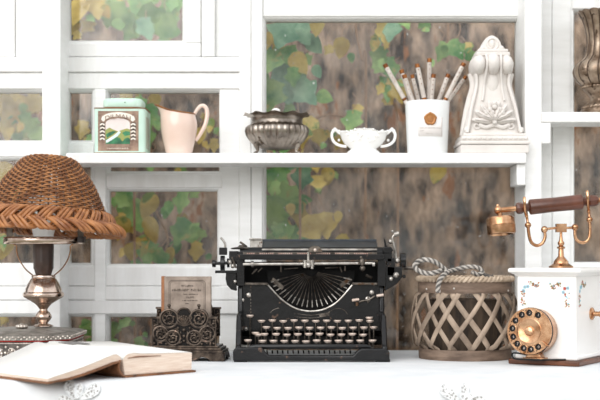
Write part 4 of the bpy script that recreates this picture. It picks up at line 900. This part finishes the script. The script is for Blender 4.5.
def jug():
    Y = 2.885; a = At(179, Y, ZS); k = a.k; z = a.z
    t = thing('milk_jug', 'blush pink glazed jug with brown rim beside the green tin', 'jug', a.loc)
    prof = [(12.4, 154.6), (13, 154), (13.6, 152), (15, 146), (16.6, 139), (17.8, 132), (18.3, 126), (18.1, 121), (17.4, 117), (16.6, 113.5), (16.4, 110)]
    n = 72; N = len(prof)-1
    def fn(i, r, zz, an):
        f = max(0, (i-5)/(N-5)); c = -math.cos(an); sp = max(0, c)**6; s2 = max(0, .5+.5*c)**2
        lift = f*f*k*(-4.4+5.2*s2+4.4*sp); rr = r*k
        rr += k*(7.4*sp*f**4+.4*s2*f)-k*.9*f*max(0, -c)*0
        return rr, zz+lift
    P_ = [(r, z(y)) for r, y in prof]
    m = MB(); m.lathe(P_+[(r-1.0, z(y)) for r, y in reversed(prof[2:])], n, fn=lambda i, r, zz, an: fn(i if i <= N else 2*N+1-i, r, zz, an), capt=True); m.build('body', PINK, t, ang=70)
    rim = []
    for j in range(n):
        an = 2*PI*j/n; r, zz = fn(N, prof[N][0]-.5, P_[N][1], an); rim.append((r*math.cos(an), r*math.sin(an), zz))
    MB().tube(rim, .0021, 8, closed=True).build('gilt_rim', GILT, t, label='brown gilded rim')
    m = MB(); c = spline([a.p(194.5, 114.5), a.p(197, 110), a.p(200.5, 106.2), a.p(204.2, 106.2), a.p(206.8, 110), a.p(207, 117), a.p(205, 125), a.p(201.5, 132), a.p(197.5, 138.5), a.p(195.6, 140.5)], 6)
    m.tube(c, [.0036+.0012*math.sin(PI*i/(len(c)-1)) for i in range(len(c))], 10); m.build('handle', PINK, t)
jug()
def silver_bowl():
    Y = 2.892; a = At(277, Y, ZS); k = a.k; z = a.z
    t = thing('silver_bowl', 'footed tarnished silver bowl with ruffled rim and ribbed belly', 'bowl', a.loc)
    n = 180
    prof = [(12, 149.6), (17, 148.2), (22, 145.6), (27, 141), (30.4, 136), (31.6, 131.5), (31, 128), (29, 126), (26.5, 125), (25.8, 124.2), (25.4, 121), (25.8, 118.6), (28, 116.6), (31, 115.4), (33.6, 114.8)]
    def fn(i, r, zz, an):
        rr = r*k
        if 1 <= i <= 8:
            f = math.sin(PI*(i)/9)**.7; rr += k*1.9*f*(abs(math.sin(14*an))**.8-.6)
        if i >= 12: f = (i-11)/3; zz += k*.95*f*math.sin(11*an+.7); rr += k*.7*f*math.sin(22*an)
        return rr, zz
    inner = [(r-.7, y+.2) for r, y in reversed(prof[6:])]
    P_ = [(r, z(y)) for r, y in prof]+[(r, z(y)) for r, y in inner]; N = len(prof)
    m = MB(); m.lathe(P_, n, fn=lambda i, r, zz, an: fn(i, r, zz, an) if i < N else fn(2*N-1-i, r, zz, an)); m.build('bowl', SILV, t, ang=50)
    for an in (-28, -152, 90):
        c, s = math.cos(math.radians(an)), math.sin(math.radians(an)); f = MB()
        f.tube(spline([(c*24*k, s*24*k, z(144)), (c*22.5*k, s*22.5*k, z(148)), (c*21.5*k, s*21.5*k, z(151)), (c*23.5*k, s*23.5*k, .0035)], 4), [.0055]*4+[.004]*4+[.003]*5, 8); f.ball((c*23.8*k, s*23.8*k, .0036), .0036, 10, (1.4, 1.4, 1)); f.build('foot', SILV, t)
    m = MB(); m.lathe([(25*k, z(121)), (20*k, z(118)), (10*k, z(115.4)), (4*k, z(114.4)), (.0001, z(114.2))], 40); L = m.build('lid', SILV, t)
    m = MB(); m.ball((-1*k, 0, z(111.2)), 3.9*k, 14, (1.15, 1, .8)); m.cyl((-1*k, 0, z(115.4)), (-1*k, 0, z(111)), 1.5*k, 8); m.build('knob', SILVB, L, label='white knob')
silver_bowl()
def compote():
    Y = 2.89; a = At(363.5, Y, ZS); k = a.k; z = a.z
    t = thing('china_dish', 'small white two handled china dish between silver bowl and white cup', 'dish', a.loc)
    prof = [(17.4, 154.8), (17, 153), (15.6, 151.4), (13.4, 150), (13, 148.8), (15.5, 147), (19, 144), (21.6, 140), (23, 135.4), (23.8, 131.6)]
    N = len(prof)
    def fn(i, r, zz, an):
        f = max(0, (i-6)/3); return r*k*(1+.02*f*math.cos(8*an)), zz+f*k*(.9*math.cos(4*an)+1.1*math.cos(2*an)*-.6+.4*math.cos(10*an))
    P_ = [(r, z(y)) for r, y in prof]+[(r-1.2, z(y)+.0004) for r, y in reversed(prof[4:])]
    m = MB(); m.lathe(P_, 96, fn=lambda i, r, zz, an: fn(i if i < N else 2*N-1-i, r, zz, an), capt=True, sy=.72); m.build('bowl', CHINA, t, ang=60)
    m = MB(); rng = random.Random(6)
    for (x, y) in ((351, 133), (356, 135), (361, 136.6), (369, 141.5), (373, 142), (379, 134), (376, 137), (366, 139), (348, 136), (382, 132), (358, 141), (352, 141)):
        for i in range(4):
            px, py = x+rng.uniform(-1.6, 1.6), y+rng.uniform(-1.2, 1.2); r = 24*k*(1-.22*max(0, (py-137)/10)); lx = (px-363.5)*k
            q = max(0, r*r-lx*lx)**.5*.72; m.ball((lx, -q*.985, z(py)), .0028*rng.uniform(.6, 1), 8, (1, .5, .8))
    for i in range(64):
        an = 2*PI*i/64; r, zz = fn(N-1, prof[-1][0], z(prof[-1][1]), an); m.ball((r*math.cos(an), .72*r*math.sin(an), zz), .0017+.0012*(i % 4 == 0), 8)
    m.build('raised_flowers', CHINA, t)
    for s in (-1, 1):
        m = MB(); c = spline([(s*21.5*k, 0, z(140)), (s*25*k, 0, z(145)), (s*29.8*k, 0, z(141.5)), (s*32*k, 0, z(136)), (s*31.4*k, 0, z(131.6)), (s*28.4*k, 0, z(129.2)), (s*26.4*k, 0, z(131.4)), (s*23.6*k, 0, z(132.6))], 6) if False else spline([(s*17*k, 0, z(146.6)), (s*24*k, 0, z(145.4)), (s*29.4*k, 0, z(142)), (s*31.6*k, 0, z(137)), (s*31*k, 0, z(132.4)), (s*28*k, 0, z(130)), (s*25*k, 0, z(132.4)), (s*23*k, 0, z(133.8))], 6)
        m.tube(c, [.0032]*len(c), 9); m.ball((s*28.5*k, 0, z(129.4)), .0042, 10); m.ball((s*30.4*k, 0, z(130.6)), .0034, 10); m.ball((s*24.6*k, 0, z(140.2)), .0032, 8); m.build('handle', CHINA, t)
compote()
def cup():
    Y = 2.89; a = At(427.3, Y, ZS); k = a.k; z = a.z
    t = thing('candle_cup', 'tall white cup with a copper wax seal, filled with copper tipped sticks', 'cup', a.loc)
    zb = .0004; rb, rt = 20*k, 22.2*k; zt = z(102)
    m = MB(); m.lathe([(rb-.002, zb), (rb, zb+.002), (rt, zt-.0006), (rt-.0008, zt), (rt-.0022, zt), (rt-.003, zt-.002), (rb-.003, .005)], 72, capt=True); m.build('body', CUPM, t, ang=50)
    def patch(x0, x1, y0, y1, e, n=14):
        mb = MB(); vs = []
        for zz in (z(y1), z(y0)):
            r = rb+(rt-rb)*zz/zt+e
            for i in range(n):
                x = (x0+(x1-x0)*i/(n-1)-427.3)*k; an = math.asin(max(-1, min(1, x/r))); vs.append((r*math.sin(an), -r*math.cos(an), zz))
        mb.add(vs, [(i, i+1, n+i+1, n+i) for i in range(n-1)]); return mb
    lb = patch(416.4, 440.6, 118.8, 138.2, .0005).build('paper_label', LABEL, t, solid=.0003, label='pale rectangular paper label')
    rng = random.Random(11); m = MB()
    def row(x0, x1, y, h):
        g = MB(); glyphs(g, (x0-427.3)*k, (x1-427.3)*k, z(y), h, -.0003, 0, rng)
        for v in g.v: r = rb+(rt-rb)*v.z/zt+.0008; v.y = -math.sqrt(max(1e-6, r*r-v.x*v.x))+v.y
        m.add(g.v, g.f)
    row(418, 439.5, 130.4, .0024); row(418, 421.5, 133, .0014); row(424, 431, 136, .0014); m.build('label_print', INK2, lb, smooth=False)
    m = MB(); r = rb+(rt-rb)*z(121)/zt
    m.lathe([(6.1*k, 0), (6.2*k, .0012), (5.2*k, .0026), (4.6*k, .0018), (3*k, .0016), (2.6*k, .0024), (.0001, .0024)], 36, fn=lambda i, rr, zz, an: (rr*(1+.05*math.sin(5*an)+.03*math.sin(9*an)), zz)); m.xf(Matrix.Translation((.9*k, -r-.0004, z(121))) @ Matrix.Rotation(PI/2, 4, 'X')); m.build('wax_seal', SEAL, t, label='round copper wax seal')
    # sticks: (tip x, tip y, rim x, depth at rim, copper band at rim, label)
    base = Vector((a.X, Y, ZS))
    L = [((384.6, 64), (405.4, 101), -.006, 1, 'leaning farthest left out of the white cup'),
         ((401.3, 69.6), (411, 101), .02, 0, 'second from left, mostly hidden'),
         ((403.9, 74.5), (412.8, 101.5), -.012, 0, 'third from left in the cup'),
         ((412, 74.5), (418.9, 101.5), .008, 0, 'fourth from left, thin and short'),
         ((417, 63.7), (424.6, 101), -.020, 1, 'fifth from left, tall and leaning left'),
         ((429.3, 58.4), (429.6, 101), .022, 0, 'tallest one at mid cup'),
         ((433.6, 74), (431.2, 101.5), -.014, 0, 'short and upright before the tallest'),
         ((448.5, 74), (438.2, 101.5), .004, 0, 'third from right in the cup'),
         ((464, 63), (444.8, 101), -.010, 1, 'long, leaning far right, second from right'),
         ((466, 76), (448.4, 101), .014, 0, 'rightmost in the white cup')]
    for i, ((tx, ty), (rx, ry), d, band, lab) in enumerate(L):
        yy = Y+d; tp = Vector((WX(tx, yy), yy, WZ(ty, yy))); rp_ = Vector((WX(rx, yy), yy, WZ(ry, yy)))
        dirv = (rp_-tp).normalized(); end = rp_
        # carry on into the cup until the wall or floor
        for s in range(200):
            q = end+dirv*.0006; loc = q-base; rr = math.hypot(loc.x, loc.y)
            if loc.z < .0058+.005 or (s > 12 and rr > rb+(rt-rb)*loc.z/zt-.0095): break
            end = q
        o = thing('decorative_stick', 'greyish white stick with a copper tip, '+lab, 'stick', tuple(end), 0, 'copper tipped sticks in the white cup')
        A, B = Vector((0, 0, 0)), tp-end; u = (B-A).normalized(); r = .0049 if i not in (3, 9) else .0042
        MB().tube([A, B-u*.004], r, 14).build('shaft', STICK, o)
        m = MB(); m.tube([B-u*.009, B-u*.0005, B], [r*1.08, r*1.08, r*.8], 14)
        if band: q = rp_-end; m.tube([q-u*.0025+u*.004, q+u*.007], r*1.06, 14)
        m.build('copper_tip', COPP, o)
        m = MB(); ln = (B-A).length; side = Vector((0, -1, 0)); side = (side-u*side.dot(u)).normalized()
        for f in (.014, .024, .034, .045):
            if f < ln: m.ball(B-u*f+side*r, .0011, 6)
        m.build('dot_marks', COPP, o)
INK2 = mat('pale_grey_print', S('#a9a19c'), S('#bdb5af'), 40, .7)
cup()
def corbel():
    Y = 2.895; a = At(490.5, Y, ZS); k = a.k; z = a.z
    t = thing('plaster_corbel', 'white plaster corbel ornament with leaf carving at the right end of the shelf', 'ornament', a.loc)
    # base slabs
    m = MB(); m.box(-33.2*k, 33.2*k, -.068, .060, .0004, z(147.2)); m.box(-34*k, 34*k, -.070, .061, z(146.8), z(143.4)); m.box(-32.4*k, 32.4*k, -.066, .060, z(143.4), z(138.4)); m.box(-30.6*k, 30.6*k, -.062, .058, z(138.4), z(135.8))
    m.build('base', PLAST, t, bev=.0022, seg=3)
    m = MB()
    for i in range(13):
        x = (-30+5*i)*k; m.ball((x, -.0665, z(141)), .0052, 10, (1, .45, .55))
    m.build('egg_moulding', PLAST, t)
    # tapering body
    lv = [(30, .056, 137), (28.6, .053, 131), (26.2, .048, 122), (23.6, .044, 112), (21, .040, 102), (18.6, .036, 92), (17.2, .034, 84), (18, .036, 78), (19.6, .040, 72), (20, .042, 65), (18.6, .040, 59)]
    vs = []; n = 40
    for (w_, d_, y) in lv:
        for j in range(n):
            an = 2*PI*j/n; c, s = math.cos(an), math.sin(an); q = (abs(c)**4+abs(s)**4)**-.25; vs.append((w_*k*c*q*1.0, d_*s*q, z(y)))
    m = MB(); m.add(vs, [tuple(reversed(range(n)))]+[(r*n+i, r*n+(i+1) % n, (r+1)*n+(i+1) % n, (r+1)*n+i) for r in range(len(lv)-1) for i in range(n)]+[tuple((len(lv)-1)*n+i for i in range(n))]); m.build('body', PLAST, t, ang=60)
    # volutes at the shoulders, beaded fall in front
    m = MB()
    for s in (-1, 1):
        m.ball((s*13.2*k, -.026, z(67)), 1, 20, (7.6*k, .034, 10.2*k)); m.ball((s*18*k, -.002, z(68)), 1, 20, (3.6*k, .036, 9*k))
        m.tube(spline([(s*7.2*k, -.046, z(57.5)), (s*6.8*k, -.056, z(66)), (s*7.4*k, -.047, z(76)), (s*8.6*k, -.038, z(86)), (s*9.5*k, -.041, z(96)), (s*11*k, -.044, z(103))], 6), .0026, 8)
        m.tube(spline([(s*16.6*k, -.036, z(76)), (s*15.8*k, -.034, z(86)), (s*18.4*k, -.039, z(98)), (s*21.6*k, -.044, z(110)), (s*24*k, -.05, z(124)), (s*26.4*k, -.055, z(135))], 6), .0036, 10)
        m.tube(spline([(s*20.2*k, -.004, z(74)), (s*18*k, -.006, z(86)), (s*21.4*k, -.006, z(100)), (s*24.6*k, -.006, z(114)), (s*27*k, -.006, z(128)), (s*28*k, -.006, z(136))], 6), .0072, 10)
        m.ball((s*26.6*k, -.05, z(132)), 3*k, 12)
    m.ball((0, -.030, z(82)), 1, 16, (7*k, .010, 15*k))
    m.ball((0, -.032, z(66.5)), 1, 20, (8*k, .034, 11*k)); m.build('volutes', PLAST, t)
    # acanthus fan
    m = MB()
    def petal(cx, cy, L_, W_, ang, d):
        mk = m.mark(); m.ball((0, 0, 0), 1, 12, (W_*k, .0115, L_*k)); m.xf(Matrix.Translation((cx*k, d, z(cy))) @ Matrix.Rotation(math.radians(ang), 4, 'Y') @ Matrix.Translation((0, 0, L_*k*.8)), mk)
        mk = m.mark(); m.ball((0, -.0112, 0), 1, 8, (W_*.2*k, .003, L_*.85*k)); m.xf(Matrix.Translation((cx*k, d, z(cy))) @ Matrix.Rotation(math.radians(ang), 4, 'Y') @ Matrix.Translation((0, 0, L_*k*.8)), mk)
    for ang in (-82, -58, -36, -14, 14, 36, 58, 82): petal(0, 125, 12.5, 3.1, ang, -.050)
    for ang in (-68, -44, -20, 20, 44, 68): petal(0, 123, 8, 2.5, ang, -.057)
    for (x, y) in ((0, 110), (-4, 112.5), (4, 112.5), (-2, 115.5), (2.4, 115.5), (-6.5, 116), (6.5, 116), (0, 119.5), (-4.5, 119.5), (4.5, 119.5), (0, 106.5), (0, 125)): m.ball((x*1.15*k, -.064, z(y)), 2.4*k, 10, (1, .8, 1))
    m.tube(spline([(-15*k, -.054, z(127)), (-8*k, -.056, z(129.6)), (0, -.056, z(127.4)), (8*k, -.056, z(129.6)), (15*k, -.054, z(127))], 5), .0045, 8)
    for s in (-1, 1):
        m.tube(spiral((s*17*k, -.053, z(128)), (1, 0, 0), (0, 0, 1), 4.5*k, 1.2, PI/2, 18, .2, s), .0022, 6)
    m.build('leaf_carving', PLAST, t)
    # cap and crest
    m = MB(); m.box(-16.6*k, 16.6*k, -.042, .036, z(58.6), z(54.8)); m.box(-15*k, 15*k, -.039, .035, z(54.8), z(51.6)); m.build('cap', PLAST, t, bev=.002)
    m = MB()
    out = [(-13, 52), (-12.5, 49.5), (-9.5, 48), (-8.6, 44), (-6, 40), (-2.5, 37.6), (0, 37), (2.5, 37.6), (6, 40), (8.6, 44), (9.5, 48), (12.5, 49.5), (13, 52)]
    m.prism([(x*k, z(y)) for x, y in out], -.022, .02); 
    m.tube(spiral((0, -.023, z(45.4)), (1, 0, 0), (0, 0, 1), 6.4*k, 1, -PI/2, 26, .7, 1), .0022, 7); m.ball((0, -.022, z(45.6)), 3.4*k, 12, (.8, .8, 1.3))
    for s in (-1, 1): m.ball((s*9.6*k, -.021, z(49.6)), 2.4*k, 10)
    m.build('crest', PLAST, t, bev=.002)
corbel()
def urn():
    Y = 2.903; a = At(603, Y, ZS2); k = a.k; z = a.z
    t = thing('fluted_urn', 'brown patinated fluted metal urn with flared top on the right shelf', 'urn', a.loc)
    prof = [(21.5, 114), (22, 111.5), (21.6, 110), (20, 108.6), (19.4, 106), (16, 104), (13, 102), (12, 99.4), (13, 97), (15.5, 94), (18.6, 91), (20.4, 88), (20, 86.4), (22, 84.6), (26, 81), (28.6, 76.6), (29.6, 72), (28.6, 67.6), (25.4, 63.4), (21.4, 60.6), (18.6, 57), (16.8, 51), (15.8, 44), (16.2, 36), (18, 27), (21, 19), (24.4, 13.6), (25.2, 12.4)]
    P_ = [(r, z(y) if j else .0003) for j, (r, y) in enumerate(prof)]
    def fn(i, r, zz, an):
        rr = r*k
        if 13 <= i <= 19: rr *= 1+.045*(abs(math.sin(8*an))**.6-.6)
        if i >= 20: rr *= 1+.05*(abs(math.sin(8*an))-.5); zz += (k*1.0*abs(math.sin(8*an)) if i >= 25 else 0)
        if 2 <= i <= 6: rr *= 1+.03*(abs(math.sin(12*an))-.5)
        return rr, zz
    N = len(P_); inner = [(r-1.2, zz) for r, zz in reversed(P_[20:])]
    m = MB(); m.lathe(P_+inner, 160, fn=lambda i, r, zz, an: fn(i if i < N else 2*N-1-i, r, zz, an), capt=True); m.build('body', URNM, t, ang=45)
    m = MB()
    for i in range(16):
        an = PI*i/8+PI/16*0; m.tube([((fn(j, *P_[j], an+.0)[0]+.0006)*math.cos(an), (fn(j, *P_[j], an)[0]+.0006)*math.sin(an), P_[j][1]) for j in range(13, 27)], .0013, 6)
    m.build('groove_line', URND, t)  # darker lines laid in the grooves between the flutes
    for rr_, zz_ in ((20.4, 87.4), (20, 108)):
        m = MB()
        for i in range(34): an = 2*PI*i/34; m.ball((rr_*k*math.cos(an), rr_*k*math.sin(an), z(zz_)), .0037, 8)
        m.build('beading', URNM, t)
URND = mat('dark_urn_groove', S('#3f3128'), S('#5c4a3d'), 40, .5, .5)
urn()
# ------------------------------------------------------------------ climbing vines behind the panes
def leaf(mb, c, L_, ang, rng, lobes=0, tilt=None):
    # pointed leaf hanging from its stalk, folded along the midrib
    W_ = L_*rng.uniform(.62, .85); n = 9; top = []; 
    def half(t):
        b = math.sin(PI*min(1, t**.75))**.8*.5
        if lobes: b *= 1+.32*math.sin(t*PI*4.2+.6)
        return b*W_
    fold = rng.uniform(.05, .22); curl = rng.uniform(-.25, .3); vs = []
    for i in range(n):
        t = i/(n-1); h = half(t); zc = -t*L_; yc = -curl*L_*(t-.5)**2
        vs += [(-h, yc-fold*h*1.2, zc+.12*h), (0, yc, zc), (h, yc-fold*h*1.2, zc+.12*h)]
    fs = []
    for i in range(n-1):
        b = i*3; fs += [(b, b+1, b+4, b+3), (b+1, b+2, b+5, b+4)]
    mk = mb.mark(); mb.add(vs, fs)
    mb.xf(Matrix.Translation(c) @ Matrix.Rotation(math.radians(ang), 4, 'Y') @ Matrix.Rotation(math.radians(rng.uniform(-35, 35)), 4, 'Z') @ Matrix.Rotation(math.radians(rng.uniform(-30, 25)), 4, 'X') @ Matrix.Translation((0, 0, L_*.5)), mk)
def vine(label, spots, stems, seed, Y0=3.22):
    # spots: (px, py, length px, colour, lean)
    rng = random.Random(seed)
    x0 = sum(s[0] for s in spots)/len(spots); a = At(x0, Y0+.1, -.76)
    t = thing('climbing_vine', label, 'vine', a.loc); B = [MB(), MB(), MB()]; st = MB()
    for (px, py, L_, c, an) in spots:
        d = rng.uniform(-.035, .03); L_ *= .88; leaf(B[c], a.p(px, py, d), L_*(Y0+.1)/F, an, rng, c != 2 or rng.random() < .5)
        for q in range(2):
            d2 = rng.uniform(-.035, .03); c2 = c if rng.random() < .6 else rng.choice((0, 2)); l2 = L_*rng.uniform(.38, .6)
            leaf(B[c2], a.p(px+rng.uniform(-.6, .6)*L_, py+rng.uniform(-.6, .5)*L_, d2), l2*(Y0+.1)/F, an+rng.uniform(-50, 50), rng, rng.random() < .5)
        p = a.p(px, py-L_*.45, d); st.tube(spline([p, a.p(px+rng.uniform(-6, 6), py-L_*.8, d+.02), a.p(px+rng.uniform(-14, 14), py-L_*1.1, .045)], 4), .0012, 5)
    for q in stems: st.tube(spline([a.p(px, py, .05+rng.uniform(-.008, .008)) for px, py in q], 6), .0032, 7)
    for b, mm, nm in zip(B, (LG, LB, LY), ('green_leaves', 'blue_green_leaves', 'yellow_leaves')):
        if b.v: b.build(nm, mm, t, ang=80)
    st.build('stem', VINE, t)
vine('broad blue green vine leaves at the left edge of the big window above the shelf', [(282, 34, 46, 1, 20), (300, 30, 50, 1, -35), (272, 62, 34, 0, 15), (285, 82, 62, 1, -15), (306, 92, 40, 1, -40), (270, 96, 40, 0, 10), (292, 58, 34, 0, -20), (318, 26, 26, 2, 10), (341, 48, 26, 2, 10), (275, 48, 26, 2, 30)], [[(312, -60), (315, 10), (312, 44), (298, 66), (290, 90), (300, 160), (296, 700)], [(366, -60), (356, 20), (362, 60), (366, 110), (360, 700)]], 3, 3.09)
vine('light green vine leaves behind the copper tipped sticks in the big window', [(378, 56, 26, 0, 20), (390, 70, 32, 0, -20), (386, 90, 34, 0, 10), (400, 92, 28, 2, -10), (382, 32, 30, 2, -10), (391, 30, 32, 1, 8), (405, 22, 22, 0, -20), (424, 22, 20, 0, 40), (441, 52, 26, 0, 20), (457, 50, 28, 0, -30), (470, 56, 20, 0, -30)], [[(395, -60), (392, 20), (388, 60), (392, 100), (398, 170), (394, 700)], [(440, -60), (448, 20), (446, 60)]], 5, 3.21)
vine('yellowish vine leaves low in the big window left of the white dish', [(352, 122, 30, 0, 10), (308, 128, 34, 2, 20), (298, 140, 34, 2, -15), (320, 138, 24, 2, -10), (280, 150, 30, 0, 10), (318, 184, 22, 2, 0), (328, 176, 24, 2, 10), (437, 174, 26, 2, 4), (340, 142, 22, 2, 30)], [[(360, 130), (340, 116), (314, 120), (300, 150), (310, 220), (306, 700)], [(436, 130), (437, 160)]], 8, 3.33)
vine('large green and yellow vine leaves just above the typewriter at the left', [(276, 178, 36, 0, 30), (274, 214, 46, 0, 8), (290, 196, 40, 0, -50), (302, 178, 34, 1, 12), (284, 232, 34, 0, -20), (300, 214, 36, 2, 10), (312, 230, 36, 2, -20), (326, 226, 34, 2, -5), (298, 238, 30, 0, 20), (340, 242, 24, 2, 30), (270, 246, 34, 0, 20)], [[(268, 120), (284, 170), (296, 210), (300, 260), (296, 700)]], 11, 3.21)
vine('green vine leaves in the top left window pane', [(78, 12, 36, 2, 10), (96, 6, 34, 2, -10), (72, 26, 28, 2, 20), (108, 14, 34, 0, 10), (124, 20, 46, 0, -15), (140, 12, 38, 0, 20), (146, 30, 30, 1, -20), (156, 18, 42, 0, -35), (166, 30, 40, 0, 10), (130, 32, 26, 0, 30), (172, 6, 34, 0, -20), (118, -2, 30, 0, 0)], [[(130, -70), (134, 0), (140, 40), (134, 90), (138, 700)]], 13, 3.09)
vine('yellow and green vine leaves filling the far left pane', [(6, 106, 34, 2, 10), (20, 110, 36, 2, -10), (8, 128, 34, 2, 5), (28, 126, 34, 0, -15), (34, 104, 26, 2, 20), (22, 138, 30, 0, 10), (38, 136, 26, 0, -10), (2, 176, 36, 2, 10), (12, 196, 30, 2, -10), (4, 246, 34, 2, 10), (-6, 110, 34, 2, 0), (-4, 230, 30, 2, 0), (4, 318, 20, 2, 20)], [[(20, -60), (16, 60), (22, 110), (12, 180), (6, 260), (10, 700)]], 17, 3.21)
vine('small green and ochre leaves behind the pink jug', [(126, 98, 28, 2, 20), (138, 104, 30, 0, -20), (150, 118, 34, 0, 10), (146, 138, 32, 0, -10), (132, 126, 28, 2, 10), (118, 110, 26, 2, 0), (82, 130, 24, 2, 10), (200, 136, 22, 2, 10), (210, 126, 20, 2, -10), (150, 164, 24, 0, 0), (180, 168, 18, 0, 30), (214, 146, 18, 2, 0)], [[(150, 60), (144, 100), (148, 150), (152, 200), (150, 700)]], 19, 3.33)
vine('soft green vine leaves in the middle left pane right of the wicker shade', [(124, 204, 36, 0, 10), (136, 218, 40, 0, -20), (148, 206, 34, 2, 20), (120, 228, 30, 2, 10), (152, 230, 34, 2, -10), (182, 202, 30, 0, 10), (180, 232, 36, 0, 20), (194, 236, 34, 0, -15), (196, 252, 24, 2, 0), (148, 254, 32, 0, 10), (162, 258, 30, 0, -20), (132, 252, 24, 2, 0), (170, 256, 22, 2, 20)], [[(160, 180), (156, 210), (168, 240), (164, 300), (166, 700)]], 23, 3.21)
vine('sprigs of green ivy low behind the open book', [(86, 328, 20, 0, 10), (112, 330, 22, 0, 0), (124, 324, 20, 0, 30), (140, 344, 18, 0, -20), (112, 346, 20, 0, 10), (90, 344, 16, 0, -10)], [[(80, 350), (104, 336), (120, 330), (118, 700)]], 29, 3.09)
